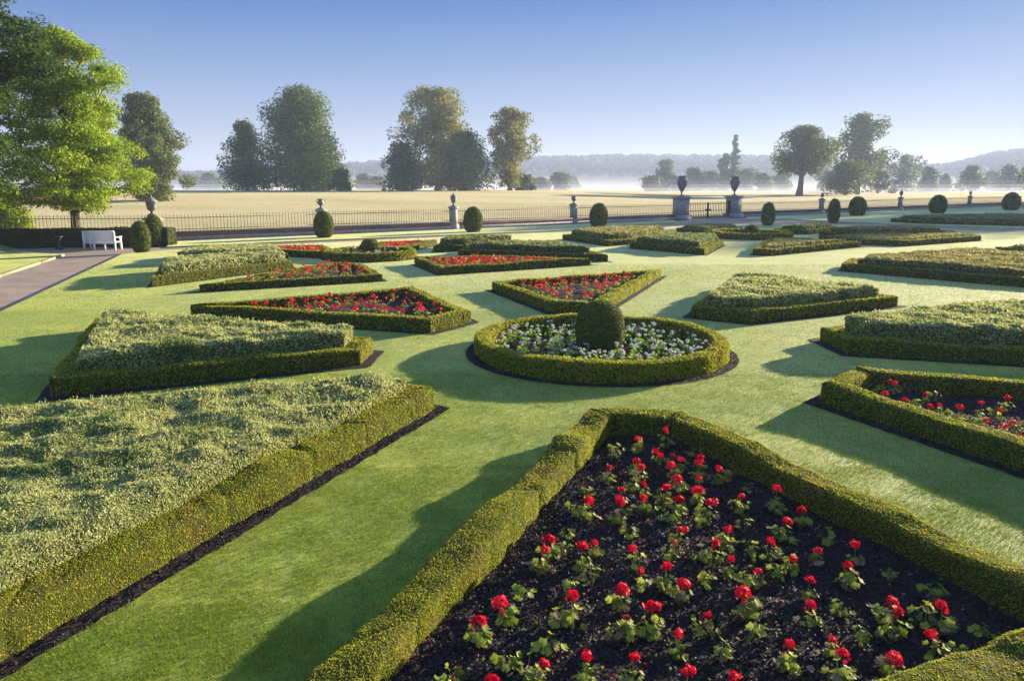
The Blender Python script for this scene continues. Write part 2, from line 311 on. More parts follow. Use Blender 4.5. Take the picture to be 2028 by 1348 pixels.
# ------------------------------------------------------------ box hedges and shrub fills
BEDPOLYS = []
def leafsize(P): dz = proj(P)[2]; return np.clip(.0016*dz, .0095, .2)
def surf_leaves(mb, V, Q, mi, cover=1.7, jit=.8, out=.0, minsize=0, g=rng, fac=1.0):
    c = V[Q].mean(1); ls = np.maximum(leafsize(c)*fac, minsize); k = seen(c)
    Q, ls = Q[k], ls[k]
    if len(Q) == 0: return
    P, N = scatter(V, Q, cover/(1.1*ls*ls), g)
    s = np.maximum(leafsize(P)*fac, minsize)
    P = P+N*(g.uniform(-.3, 1.0, len(P))*s*.9+out)[:, None]
    mb.leaves(P, N, s, mi, jit, g=g)
def hedge_strip(outer, inner, h, seed, closed=True, round_=.05, lump=.02, z0=0.0, stepscale=1.0):
    Vs = []; Qs = []; n0 = 0; g = np.random.default_rng(seed); n = len(outer)
    for k in range(n if closed else n-1):
        a, b = np.array(outer[k]), np.array(outer[(k+1) % n]); c, d_ = np.array(inner[k]), np.array(inner[(k+1) % n])
        Ln = np.linalg.norm(b-a); dist = max(3, np.linalg.norm((a+b)/2)); st = max(.05, .008*dist)*stepscale
        nu = max(2, int(Ln/st)+1); u = np.linspace(0, 1, nu)
        cs = [(0, 0), (0, .35), (0, .7), (0, .93), (.12, 1.0), (.35, 1.01), (.65, 1.01), (.88, 1.0), (1, .93), (1, .7), (1, .35), (1, 0)]
        po = a+(b-a)*u[:, None]; pi = c+(d_-c)*u[:, None]
        seams = np.cumsum(g.uniform(.6, 1.7, 60)); s_ = u*Ln
        blk = np.searchsorted(seams, s_); off = np.interp(s_, np.linspace(0, 60, 90), g.normal(0, lump*.8, 90)); dd = np.min(np.abs(s_[:, None]-seams[None]), 1)
        pinch = np.exp(-(dd/(.045+.0*st))**2)*lump*1.2*(0 if st > .12 else 1)*np.interp(s_, seams, g.uniform(.1, 1, 60))
        nb = np.array([-(b-a)[1], (b-a)[0]])/Ln      # inward for ccw
        P = np.zeros((nu, len(cs), 3)); Nn = np.zeros_like(P)
        for j, (w, z) in enumerate(cs):
            P[:, j, :2] = po*(1-w)+pi*w; P[:, j, 2] = z0+z*(h+off)
            sg = -1 if w < .5 else 1
            nx = np.array([nb[0]*sg, nb[1]*sg, 0]) if z < .9 else (np.array([0, 0, 1.]) if .2 < w < .8 else np.array([nb[0]*sg*.7, nb[1]*sg*.7, .7]))
            Nn[:, j] = nx
        Pf = P.reshape(-1, 3); disp = vnoise(Pf, .55, seed)*lump+vnoise(Pf, .16, seed+5)*lump*.6
        disp = disp.reshape(nu, -1)-pinch[:, None]+off[:, None]*.4
        P = P+Nn*disp[..., None]
        Vs.append(P.reshape(-1, 3)); Qs.append(grid_faces(nu, len(cs))+n0); n0 += nu*len(cs)
    return np.concatenate(Vs), np.concatenate(Qs)[:, ::-1]
def make_hedge(poly, h, th, seed, label, lm='hedge', lump=.022, name='box_hedge', cover=1.8, circle=False):
    poly = poly if circle else ccw(poly); inn = inset(poly, th, 2.6)
    V, Q = hedge_strip(poly, inn, h, seed, lump=lump)
    mb = MB(); core = V.copy(); mb.add(core, Q, 0)
    surf_leaves(mb, V, Q, 1, cover)
    if lm == 'hedge': surf_leaves(mb, V, Q, 1, .16, 1.2, .014)
    if circle is False:
        for i, p in enumerate(poly):    # rounded corner posts that close the mitres
            c = np.array(p)*.5+np.array(inn[i])*.5; a = np.linspace(0, 2*math.pi, 9, endpoint=False)
            r = th*.3; zz = [0, h*.5, h*.88, h*.93]; rr = [r, r, r*.9, r*.5]
            Vc = np.concatenate([np.stack([c[0]+q*np.cos(a), c[1]+q*np.sin(a), np.full(9, z)], 1) for q, z in zip(rr, zz)])
            mb.add(Vc, grid_faces(4, 9, True), 0)
    o = mb.build(name, [M['hedge_core'], M[lm]]); tag(o, label, 'hedge', 'low box hedges round the beds'); return o
def clip_grid(poly, step, ang=None):
    p = np.array(poly); e = p[1]-p[0] if ang is None else np.array([math.cos(ang), math.sin(ang)]); e = e/np.linalg.norm(e); f = np.array([-e[1], e[0]])
    u = p@e; v = p@f; nu = int((u.max()-u.min())/step)+2; nv = int((v.max()-v.min())/step)+2
    U, Vv = np.meshgrid(np.linspace(u.min(), u.max(), nu), np.linspace(v.min(), v.max(), nv), indexing='ij')
    P = U[..., None]*e+Vv[..., None]*f; return P.reshape(-1, 2), grid_faces(nu, nv)
def quad_grid(poly, step):      # structured grid over a four-cornered (or n-cornered, fanned in quads) polygon
    p = [np.array(q) for q in poly]; Vs = []; Qs = []; n0 = 0
    if len(p) == 4: quads = [p]
    else:
        c = sum(p)/len(p); quads = []
        for i in range(len(p)):
            quads.append([c, (p[i-1]+p[i])/2, p[i], (p[i]+p[(i+1) % len(p)])/2])
    for a, b, c, d_ in quads:
        nu = max(2, int(max(np.linalg.norm(b-a), np.linalg.norm(c-d_))/step)+1); nv = max(2, int(max(np.linalg.norm(d_-a), np.linalg.norm(c-b))/step)+1)
        u = np.linspace(0, 1, nu)[:, None, None]; v = np.linspace(0, 1, nv)[None, :, None]
        P = (a*(1-u)+b*u)*(1-v)+(d_*(1-u)+c*u)*v
        Vs.append(P.reshape(-1, 2)); Qs.append(grid_faces(nu, nv)+n0); n0 += nu*nv
    return np.concatenate(Vs), np.concatenate(Qs)
def edge_dist(P, poly):
    r = np.full(len(P), 1e9)
    for i in range(len(poly)):
        a, b = np.array(poly[i]), np.array(poly[(i+1) % len(poly)]); ab = b-a
        t = np.clip(((P-a)@ab)/(ab@ab), 0, 1); r = np.minimum(r, np.linalg.norm(P-(a+t[:, None]*ab), axis=1))
    return r
def shoots(mb, V, Q, seed, g=rng):       # upright leafy shoots that break the clipped surface
    c = V[Q].mean(1); k = seen(c); dz = proj(c)[2]; k &= dz < 26
    if not k.any(): return
    P, N = scatter(V, Q[k], np.clip(2600/proj(c[k])[2]**1.1, 20, 420), g); P = P[vnoise(P, .35, seed+9) > -.25]; n = len(P)
    hgt = g.uniform(.02, .085, n)
    for q in np.linspace(.0, 1, 5):
        C = P+np.c_[g.normal(0, .008, n), g.normal(0, .008, n), hgt*q]; s = leafsize(C)*1.2*(1.1-.4*q)
        mb.leaves(C, np.tile([0, 0, .3], (n, 1)), s, 1, 1.2, g=g)
def make_fill(poly, z, seed, label, lm='fill', rough=.05, cover=1.5, zb=.1, group='clipped shrub plantings inside the hedges', drop=.03):
    poly = ccw(poly); dist = np.linalg.norm(np.mean(np.array(poly), 0)); st = max(.07, .008*dist)
    P2, Q = quad_grid(poly, st)
    if np.cross(P2[Q[0, 1]]-P2[Q[0, 0]], P2[Q[0, 3]]-P2[Q[0, 0]]) < 0: Q = Q[:, ::-1]
    P3 = np.concatenate([P2, np.zeros((len(P2), 1))], 1); e = edge_dist(P2, poly)
    def top_z(p2):
        p3 = np.c_[p2, np.zeros(len(p2))]; ee = edge_dist(p2, poly)
        return z+vnoise(p3, .8, seed)*rough+vnoise(p3, .3, seed+1)*rough*1.1+vnoise(p3, .13, seed+4)*rough*.5-drop*np.exp(-(ee/.08)**2)
    hz = top_z(P2)
    V = np.concatenate([P2, hz[:, None]], 1)
    mb = MB(); mb.add(V, Q, 0); surf_leaves(mb, V, Q, 1, cover, 2.2, .0, fac=1.15)
    if lm == 'fill': shoots(mb, V, Q, seed)
    rim = poly+[poly[0]]; Vs = []
    for k in range(len(poly)):
        a, b = np.array(rim[k]), np.array(rim[k+1]); Ln = np.linalg.norm(b-a); nu = max(2, int(Ln/st)+1)
        u = np.linspace(0, 1, nu)[:, None, None]; w = np.linspace(0, 1, 5)[None, :, None]
        xy = (a+(b-a)*u)+0*w; tz = top_z(xy[:, 0]); zz = zb+(tz[:, None, None]-zb)*w+0*u
        nb = np.array([(b-a)[1], -(b-a)[0]])/Ln
        G = np.concatenate([xy, zz], -1).reshape(-1, 3); dn = (vnoise(G, .5, seed)*.03+vnoise(G, .18, seed+2)*.025)*np.tile([1, 1, 1, .8, 0], nu); G[:, :2] += nb*dn[:, None]
        q = grid_faces(nu, 5); mb.add(G, q, 0); surf_leaves(mb, G, q, 1, cover, 1.8, fac=1.15)
    o = mb.build('clipped_shrubs', [M['fill_core'], M[lm]]); tag(o, label, 'shrubs', group); return o
def make_soil(poly, inner_z, seed, margin=.2, crumbs=0, circle=False, flat=False):
    poly = poly if circle else ccw(poly); mb = MB(); out = inset(poly, -margin, 2.8); inn = inset(poly, .15)
    dist = np.linalg.norm(np.mean(np.array(poly), 0)); st = max(.05, .01*dist); n = len(poly)
    for k in range(n):
        q = [np.array(out[k]), np.array(out[(k+1) % n]), np.array(inn[(k+1) % n]), np.array(inn[k])]
        P2, Q = quad_grid(q, st); P3 = np.c_[P2, np.zeros(len(P2))]; P2 = P2+np.c_[vnoise(P3, .11, seed), vnoise(P3, .11, seed+8)]*.016
        zz = .006+np.abs(vnoise(P3, .12, seed))*.02*(1 if dist < 30 else 0)
        V = np.c_[P2, zz]; mb.add(V, Q, 0)
        if crumbs:
            k2 = seen(V[Q].mean(1)); Pc, N = scatter(V, Q[k2], crumbs*1.2); mb.leaves(Pc+[0, 0, .004], N, np.full(len(Pc), .011), 1, .9, .8)
    if not flat:
        P2, Q = quad_grid(inn, st) if not circle else quad_grid(inn[::3], st)
        P3 = np.c_[P2, np.zeros(len(P2))]
        zz = inner_z+vnoise(P3, .5, seed)*.02+vnoise(P3, .13, seed+3)*.014
        V = np.c_[P2, zz]; mb.add(V, Q, 0)
        if crumbs:
            k2 = seen(V[Q].mean(1)); Pc, N = scatter(V, Q[k2], crumbs); N = np.abs(N); mb.leaves(Pc+[0, 0, .006], N, np.full(len(Pc), .012), 1, .9, .8)
            Pc, N = scatter(V, Q[k2], 14); mb.leaves(Pc+[0, 0, .012], np.abs(N), np.full(len(Pc), .011), 2, .5, .8)
            Pc, N = scatter(V, Q[k2], 26); mb.leaves(Pc+[0, 0, .014], np.abs(N), np.full(len(Pc), .013), 3, .6, .7)
            Pc, N = scatter(V, Q[k2], 22); mb.leaves(Pc+[0, 0, .014], np.abs(N), np.full(len(Pc), .016), 4, .6, .6)
    o = mb.build('soil', [M['soil'], M['clod'], M['red'], M['gleaf'], M['gdead']], smooth=[0]); tag(o, kind='structure')
    BEDPOLYS.append(out)
H0 = .30
def top(pts, h=H0): return [gp(x, y, h) for x, y in pts]
A = [(1.05, 9.74), (2.32, 9.78), (4.42, 4.63), (-2.25, 1.81)]
B = [(-1.17, 10.8), (-2.1, 11.45), (-8.3, 8.9), (-5.02, 1.2)]
C = top([(714, 693), (738, 670), (190, 628), (98, 752)])
D = top([(377, 604), (820, 567), (932, 615), (853, 634)])
Eb = top([(975, 557), (1092, 598), (1187, 601), (1309, 533)])
Fb = top([(1370, 606), (1486, 617), (1779, 586), (1447, 552)])
G = [gp(1625, 648, H0), gp(1682, 673, H0), (14.2, 12.2), (12.4, 18.6)]
Hb = [gp(1628, 763, H0), (7.35, 5.2), (12.8, 9.7), gp(1694, 729, H0)]
BEDS = dict(A=A, B=B, C=C, D=D, E=Eb, F=Fb, G=G, H=Hb,
  J=top([(300, 550), (580, 517), (556, 509), (322, 522)]), Q=top([(335, 512), (572, 503.5), (545, 493), (392, 493.5)]),
  K=top([(394, 560), (661, 517), (715, 519), (757, 540)]), L=top([(821, 510), (872, 529), (1170, 511), (960, 506.5)]),
  M=top([(907, 495), (1204, 505), (1120, 487), (935, 486)]), N=top([(858, 488), (925, 486), (1035, 476), (880, 478.5)]),
  O=top([(752, 479), (865, 475), (790, 491), (735, 489)]), P=top([(467, 490.5), (637, 484.5), (662, 495.5), (640, 499)]),
  R=top([(1114, 465), (1205, 477), (1262, 473), (1335, 457.5), (1200, 458)]), S=top([(1248, 481), (1395, 493), (1433, 475), (1310, 469)]),
  T=top([(1492, 493), (1528, 494.5), (1705, 478), (1520, 472)]), U=top([(1622, 468), (1707, 474.5), (1792, 477), (1943, 467), (1915, 463.5), (1700, 463.5)]),
  V=top([(1340, 451), (1400, 457), (1470, 451), (1450, 448.5)]), Y2=top([(1533, 453), (1600, 456), (1660, 449), (1600, 448)]),
  Z=top([(1622, 457), (1700, 460.5), (1892, 458.5), (1780, 454.5)]), W=top([(1764, 433), (1830, 436.5), (2060, 441.5), (2090, 432), (1960, 428)]),
  X=top([(1667, 522), (2070, 554), (2180, 520), (1904, 497), (1683, 512)]), Y=top([(1972, 490.5), (2090, 499), (2150, 492), (2040, 487)]))
WHERE = dict(A='in the nearest bed at the bottom right', B='along the sunlit front left planting', C='round the second planting from the front on the left',
  D='round the long red triangle left of the ring', E='round the red bed straight behind the ring', F='round the grey green planting right of the ring',
  G='round the large planting at the right edge', H='round the red bed at the right edge', J='round the left planting beside the gravel path',
  Q='round the far left planting behind the pale block', K='round the narrow red bed in front of the small ring', L='round the red bed right of the small ring',
  M='round the long dark planting behind the right red bed', N='round the dark planting right of the farthest red bed', O='round the red bed behind the small dome',
  P='round the farthest red bed on the left', R='round the golden planting near the gate', S='round the green block in front of the third ring',
  T='round the yellow green bed right of centre', U='round the long pale bed below the right topiaries', V='round the narrow bed below the gate',
  Y2='round the bed behind the third ring', Z='round the thin planting behind the long pale bed', W='round the shaded bed at the far right', X='round the golden planting at the right edge', Y='cut by the right edge above the golden planting')
for i, (k, p) in enumerate(BEDS.items()):
    near = k in 'ABCDEFGH' and len(k) == 1
    th = {'A': .34, 'B': .36, 'C': .36}.get(k, .32)
    h = {'A': .34, 'B': .34, 'C': .32, 'H': .325, 'K': .24}.get(k, .3)
    make_hedge(p, h, th, 11+i*7, 'low clipped box hedge '+WHERE[k], 'hedge' if near else 'hedge_far', .024 if k in 'ABC' else .014, cover=1.9 if near else 1.5)
    crumbs = {'A': 2600, 'B': 1500, 'H': 900}.get(k, 0)
    make_soil(p, .07 if k in 'AHDEKLOP' else .02, 5+i, .2 if near else .16, crumbs)
for k, z, ins, lm, lab in (('B', .5, .33, 'fill', 'large block of variegated grey green shrubs at the front left'), ('C', .57, .34, 'fill', 'pale variegated shrub block, second from the front on the left'),
    ('F', .56, .32, 'fill', 'pale grey green shrub wedge right of the round hedge'), ('G', .6, .4, 'fill', 'grey green shrub block cut by the right edge'),
    ('J', .6, .3, 'fill', 'pale shrub block beside the gravel path on the left'), ('Q', .52, .28, 'fill', 'pale low planting behind the left shrub block'),
    ('M', .56, .5, 'fill_dark', 'long dark green shrub block with pale top'), ('N', .6, .3, 'fill_dark', 'dark green shrub block behind the long one'),
    ('R', .6, .5, 'gold', 'golden topped planting near the gate'), ('S', .6, .35, 'fill_dark', 'smooth green block in front of the third ring'),
    ('X', .5, .75, 'gold', 'golden sunlit planting at the right edge'), ('T', .36, .5, 'gold', 'yellow green bedding right of centre'), ('U', .33, .6, 'gold', 'pale yellow bedding in the long bed on the right'),
    ('V', .45, .4, 'fill_dark', 'green bedding in the narrow bed below the gate'), ('Y2', .5, .4, 'fill_dark', 'green planting behind the third ring'),
    ('Z', .5, .4, 'gold', 'thin golden planting behind the long pale bed'), ('W', .5, .6, 'fill_dark', 'green planting in the shaded bed at the far right'), ('Y', .4, .4, 'fill_dark', 'green planting cut by the right edge above the golden one')):
    make_fill(inset(ccw(BEDS[k]), ins, 2.6), z, hash(k) % 97 if False else sum(map(ord, k)), lab, lm, .04 if k not in 'BC' else .048)
# round hedges
def ring(cx, cy, r, h, th, seed, label, lm, n=72):
    p = [(cx+r*math.cos(a), cy+r*math.sin(a)) for a in np.linspace(0, 2*math.pi, n, endpoint=False)]
    # one long closed strip
    g = np.random.default_rng(seed); dist = math.hypot(cx, cy); st = max(.05, .008*dist); nu = int(2*math.pi*r/st)
    cs = [(0, 0), (0, .35), (0, .7), (0, .93), (.12, 1.0), (.35, 1.01), (.65, 1.01), (.88, 1.0), (1, .93), (1, .7), (1, .35), (1, 0)]
    a = np.linspace(0, 2*math.pi, nu, endpoint=False); P = np.zeros((nu, 12, 3))
    base = np.stack([cx+r*np.cos(a), cy+r*np.sin(a), 0*a], 1); ln = vnoise(base, .7, seed)*.03+vnoise(base, .25, seed+1)*.015
    for j, (w, z) in enumerate(cs):
        rr = r-w*th+(-1 if w > .5 else 1)*ln*(1 if z < .95 else 0); P[:, j, 0] = cx+rr*np.cos(a); P[:, j, 1] = cy+rr*np.sin(a); P[:, j, 2] = z*h+(ln*.8 if z > .8 else 0)
    V = P.reshape(-1, 3); i = np.arange(nu)[:, None]; j = np.arange(11)[None]; i2 = (i+1) % nu
    Q = np.stack([i*12+j, i2*12+j, i2*12+j+1, i*12+j+1], -1).reshape(-1, 4)
    mb = MB(); mb.add(V, Q, 0); surf_leaves(mb, V, Q, 1, 1.9)
    tag(mb.build('round_hedge', [M['hedge_core'], M[lm]]), label, 'hedge', 'round hedges with topiary')
    make_soil(p, .05, seed, .21 if r > 2.3 and cy < 20 else .15, 800 if cy < 20 else 0, circle=True)
    return p
def lathe_shape(cx, cy, prof, seed, label, lm='yew', group='clipped topiary bushes', lump=.02, name='topiary'):
    prof = np.array(prof, float); dist = math.hypot(cx, cy); n = 36 if dist < 30 else 24; k = 22
    t = np.linspace(0, 1, k); s = np.linspace(0, 1, len(prof)); 
    seg = np.r_[0, np.cumsum(np.linalg.norm(np.diff(prof, axis=0), axis=1))]; s = seg/seg[-1]
    r = np.interp(t, s, prof[:, 0]); z = np.interp(t, s, prof[:, 1]); a = np.linspace(0, 2*math.pi, n, endpoint=False)
    P = np.stack([cx+np.outer(r, np.cos(a)), cy+np.outer(r, np.sin(a)), np.outer(z, np.ones(n))], -1).reshape(-1, 3)
    c = np.array([cx, cy, z.max()*.5]); dn = (P-c)/(np.linalg.norm(P-c, axis=1, keepdims=True)+1e-6); P = P+dn*(vnoise(P, .35, seed)*lump)[:, None]
    Q = grid_faces(k, n, True)[:, ::-1]; mb = MB(); mb.add(P, Q, 0); surf_leaves(mb, P, Q, 1, 2.2, .7, fac=.75)
    o = mb.build(name, [M['hedge_core'], M[lm]]); tag(o, label, 'topiary', group); return o
R1, R2, R3 = (1.77, 14.78), gp(733, 497.5, H0), gp(1488, 461, H0)
RP = [ring(*R1, 2.5, .345, .28, 301, 'large round box hedge round white flowers and topiary', 'hedge'),
      ring(*R2, 2.13, .33, .3, 302, 'small round box hedge round the dark dome on the left', 'hedge_far'),
      ring(*R3, 2.5, .36, .3, 303, 'far round hedge in shade in front of the gate', 'hedge_far')]
lathe_shape(*R1, [(.36, .05), (.44, .22), (.48, .42), (.475, .62), (.43, .8), (.33, .93), (.18, 1.02), (.01, 1.05)], 5, 'large rounded barrel of clipped yew in the big ring')
lathe_shape(*R2, [(.4, .05), (.47, .25), (.46, .5), (.36, .72), (.2, .83), (.01, .86)], 6, 'small dark yew dome in the small ring')
lathe_shape(*R3, [(.4, .05), (.48, .25), (.45, .5), (.34, .66), (.2, .74), (.01, .77)], 7, 'dark yew dome in the far round hedge')
def egg(px, yb, yt, hw, seed, label, flat=0):
    x, y = gp(px, yb); sc = (yb-YH)/CAMH; h = (yb-yt)/sc; w = hw/sc
    prof = [(w*.55, 0), (w*.8, h*.1), (w*.96, h*.28), (w, h*.45), (w*.95, h*.62), (w*.78, h*.8), (w*.5, h*.93), (w*.25, h*.985), (.01, h)]
    lathe_shape(x, y, prof, seed, label, group='egg shaped yews along the wall path')
for a in ((281, 499, 437, 18, 21, 'egg shaped yew nearest the white bench'), (308, 486, 425, 17, 22, 'egg shaped yew below the lidded urn'), (642, 470, 418, 19, 23, 'egg shaped yew beside the leftmost handled urn pier'),
          (937, 459, 410, 18.5, 24, 'egg shaped yew right of the small lidded urn pier'), (1185, 448.5, 403, 17, 25, 'round yew left of the gate, right of a pier'), (1520, 446, 401, 12.5, 26, 'slim dark yew just right of the gate'),
          (1650, 440, 394, 11, 27, 'slim dark yew beside the first pier right of the gate'), (1697, 427, 390, 16, 28, 'round yew second right of the gate piers'), (1856, 422, 387, 15.5, 29, 'round yew between two piers at the far right'),
          (2001, 416, 382, 15, 30, 'shaded yew at the far right edge')): egg(*a)

# ------------------------------------------------------------ flowers
def geranium_parts(g, heads, faded=False, petal=None, leafn=12, sc=1.0, lite=False, white=False):
    """returns three MBs: stems, leaves, flower heads (origin at the plant's foot)"""
    st, lf, fls = MB(), MB(), []; hp = []
    for k in range(leafn):
        a = g.uniform(0, 2*math.pi); r = g.uniform(.02, .105)*sc; z = g.uniform(.05, .15)*sc; c = np.array([r*math.cos(a), r*math.sin(a), z])
        R = g.uniform(.018, .036)*sc; nb = 9 if not lite else 6; tilt = np.array([math.cos(a)*.6, math.sin(a)*.6, 1])+g.normal(0, .35, 3); tilt /= np.linalg.norm(tilt)
        u = np.cross(tilt, [math.sin(a), -math.cos(a), .1]); u /= np.linalg.norm(u); v = np.cross(tilt, u)
        an = np.linspace(.25, 2*math.pi-.25, nb+1); rr = R*(1+.12*np.cos(np.arange(nb+1)*math.pi)); cup = R*.22*(1+.5*np.cos(np.arange(nb+1)*math.pi))
        V = [c-tilt*R*.1]+[c+u*math.cos(t)*q+v*math.sin(t)*q+tilt*w for t, q, w in zip(an, rr, cup)]
        lf.add(V, [[0, i+1, i+2] for i in range(nb)], 1 if g.random() < (.16 if not faded else .4) else 0)
        if not lite: st.tube([(0, 0, 0), c*.6, c], .0022*sc, 3)
    for k in range(heads):
        a = g.uniform(0, 2*math.pi); r = g.uniform(0, .05) if heads == 1 else g.uniform(.03, .08); z = g.uniform(.19, .26)*sc
        c = np.array([r*math.cos(a), r*math.sin(a), z]); hp.append(c); fl = MB(); fls.append(fl); R = g.uniform(.040, .056)*sc*(.7 if faded else 1)*(.62 if white else 1)*(.8 if lite else 1)
        st.tube([(0, 0, .02), (c[0]*.4, c[1]*.4, z*.6), tuple(c)], .003*sc, 4 if not lite else 3)
        n = 34 if not lite else 12
        tl = g.normal(0, .35, 2); lump_ = g.normal(0, 1, (4, 3)); lump_ /= np.linalg.norm(lump_, axis=1, keepdims=True)
        for i in range(n):
            ph = math.acos(1-1.55*(i+.5)/n); t = i*2.4+g.uniform(-.3, .3); N = np.array([math.sin(ph)*math.cos(t), math.sin(ph)*math.sin(t), math.cos(ph)*.85])
            N = N+np.array([tl[0], tl[1], 0]); N /= np.linalg.norm(N); p = c+N*R*g.uniform(.55, 1.12)*(.75+.35*max(lump_@N))*np.array([1, 1, .8]); N = N+g.normal(0, .3, 3); N /= np.linalg.norm(N); u = np.cross(N, [.3, .1, 1.]); u /= np.linalg.norm(u)+1e-6; v = np.cross(N, u); q = R*(.33 if not lite else .5)*g.uniform(.7, 1.2)
            if lite:
                fl.add([p-u*q, p-v*q*.9+N*q*.3, p+u*q, p+v*q*.9+N*q*.3], [[0, 1, 2, 3]]); continue
            t0 = g.uniform(0, 1.2)
            for s in range(5):
                e = t0+s*1.2566; w = u*math.cos(e)+v*math.sin(e); x = np.cross(N, w)
                fl.add([p, p+w*q*.7-x*q*.42+N*q*.3, p+w*q*1.1+N*q*.15, p+w*q*.7+x*q*.42+N*q*.3], [[0, 1, 2, 3]])
    return st, lf, fls
PROTO = {}
def proto(kind, seed):
    key = (kind, seed)
    if key in PROTO: return PROTO[key]
    g = np.random.default_rng(900+seed+hash_kind[kind]*50); out = []
    heads, faded, petal, lite = KINDS[kind]
    st, lf, fls = geranium_parts(g, heads, faded, None, int(g.integers(10, 19)) if not lite else int(g.integers(13, 20)), 1.0, lite, kind[:5] == 'white')
    lm = [M['gleaf'], M['gdead']] if kind[:5] != 'white' else [M['bright'], M['bright']]
    if lite:
        mb = MB()
        for V, (F, mi) in zip(lf.V, lf.F): mb.V.append(V); mb.F.append((F, mi))
        mb.n = lf.n
        for fl in fls:
            nb = mb.n
            for V, (F, mi) in zip(fl.V, fl.F): mb.V.append(V); mb.F.append((F+nb, 2))
            mb.n = nb+fl.n
        o = mb.build('geranium', lm+[petal]); PROTO[key] = [('geranium', o.data)]; bpy.data.objects.remove(o); return PROTO[key]
    for nm, b, ms in (('stems', st, [M['stem']]), ('leaves', lf, lm)) + tuple(('flower_head', fl, [petal]) for fl in fls):
        if b.V: o = b.build(nm, ms); out.append((nm, o.data)); bpy.data.objects.remove(o)
    PROTO[key] = out; return out
KINDS = {'one': (1, False, M['red'], False), 'two': (2, False, M['red'], False), 'none': (0, False, None, False), 'faded': (1, True, M['faded'], False),
         'lite': (2, False, M['red'], True), 'white': (3, False, M['wht'], False), 'litew': (1, False, M['wht'], True)}
hash_kind = {k: i for i, k in enumerate(KINDS)}
ORD = ['first', 'second', 'third', 'fourth', 'fifth', 'sixth', 'seventh', 'eighth', 'ninth', 'tenth', 'eleventh', 'twelfth', 'thirteenth', 'fourteenth', 'fifteenth', 'sixteenth', 'seventeenth', 'eighteenth', 'nineteenth', 'twentieth']
LOOK = {'one': 'scarlet geranium', 'two': 'twin headed scarlet geranium', 'none': 'leafy flowerless geranium', 'faded': 'fading brownish geranium', 'lite': 'scarlet geranium', 'white': 'white flowering plant', 'litew': 'white flowering plant'}
def plant_all(spots, bedname, z, group, rowlen, name='geranium', nv=9, scl=1.0):
    """spots: (x, y, kind); rows are counted from the back, places from the left"""
    sp = sorted(spots, key=lambda q: -q[1]); rows = [sorted(sp[i:i+rowlen], key=lambda q: q[0]/q[1]) for i in range(0, len(sp), rowlen)]
    for r, row in enumerate(rows):
        for c, (x, y, kind) in enumerate(row):
            kind = 'two' if kind == 'one' and random.random() < .14 else kind; parts = proto(kind, random.randrange(nv)); s = random.uniform(.76, 1.1)*scl
            lab = '%s, %s from left, %s row from back, %s' % (LOOK[kind], ORD[c], ORD[r], bedname)
            if len(parts) == 1 and parts[0][0] == 'geranium':
                o = bpy.data.objects.new(name, parts[0][1]); COL.objects.link(o); o.location = (x, y, z); o.rotation_euler = (0, 0, random.uniform(0, 6.28))
            else:
                o = empty(name, (x, y, z), random.uniform(0, 6.28))
                for nm, me in parts:
                    p = bpy.data.objects.new(nm, me); COL.objects.link(p); p.parent = o
            o.scale = (s, s, s); tag(o, lab, 'flower', group)
def c3(x, y, k, z=.28): p = gp(1200+x/2.373, 780+y/2.373, z); return (p[0], p[1], k)
def c2(x, y, k, z=.28): p = gp(600+x/2.373, 780+y/2.373, z); return (p[0], p[1], k)
spots = []
for x, y in ((153,205),(288,178),(250,258),(145,298),(160,335),(352,292),(323,325),(443,288),(440,335),(533,348),(12,345),(345,383),(184,403),(445,390),(285,433),(75,437),(445,437),(344,480),(200,478),(473,505),(80,515),(635,470),(807,465),(920,535),(830,590),(577,635),(342,612),(505,708),(783,683),(1000,700),(1180,708),(145,715),(885,745),(1140,778),(590,765),(165,812),(285,825),(350,877),(715,805),(957,860),(70,910),(675,938),(957,972),(1320,955),(1360,1028),(1580,1012),(222,1003),(480,1012),(340,1115),(1068,1110),(1555,1125),(865,1178),(1105,1225),(1335,1203),(125,1232),(385,1325),(610,1305),(900,1420),(1250,1440),(300,1480),(700,1450),(1500,1330)): spots.append(c3(x, y, 'one'))
for x, y in ((1350,508),(1155,680),(1115,730),(1370,670),(1308,730),(955,975),(1268,985),(825,1068),(1330,1230),(1110,1235),(890,1340),(1250,1440),(700,1460),(1000,1500)): spots.append(c2(x, y, 'one'))
for x, y in ((313,292),(315,683),(100,1040)): spots.append(c3(x, y, 'faded'))
for x, y in ((45,260),(395,265),(120,430),(275,510),(160,530),(315,570),(445,590),(680,435),(615,520),(800,530),(655,610),(575,380),(865,670),(1040,665),(115,635),(50,590),(690,735),(555,690),(460,745),(850,800),(660,870),(475,870),(1340,840),(1150,880),(1110,1000),(1540,935),(1340,1120),(545,1200),(700,1120),(60,1110),(660,1020),(1770,1095),(40,960),(800,835),(290,900),(440,1060),(1500,1040),(880,1260),(180,1100),(1200,1130),(1650,1180)): spots.append(c3(x, y+8, 'none', .14))
for x, y in ((1340,455),(1290,535),(1245,635),(1115,800),(1360,855),(1035,925),(1245,905),(1215,1040),(840,1120),(720,1320),(1160,1170),(1050,1290),(1215,720),(1470,275),(1480,580),(960,1250),(620,1400)): spots.append(c2(x, y+8, 'none', .14))
AI = inset(ccw(A), .4)
spots = [s for s in spots if inpoly(np.array([s[:2]]), AI)[0]]
plant_all(spots, 'nearest bed', .06, 'red geraniums in the nearest bed', 9)
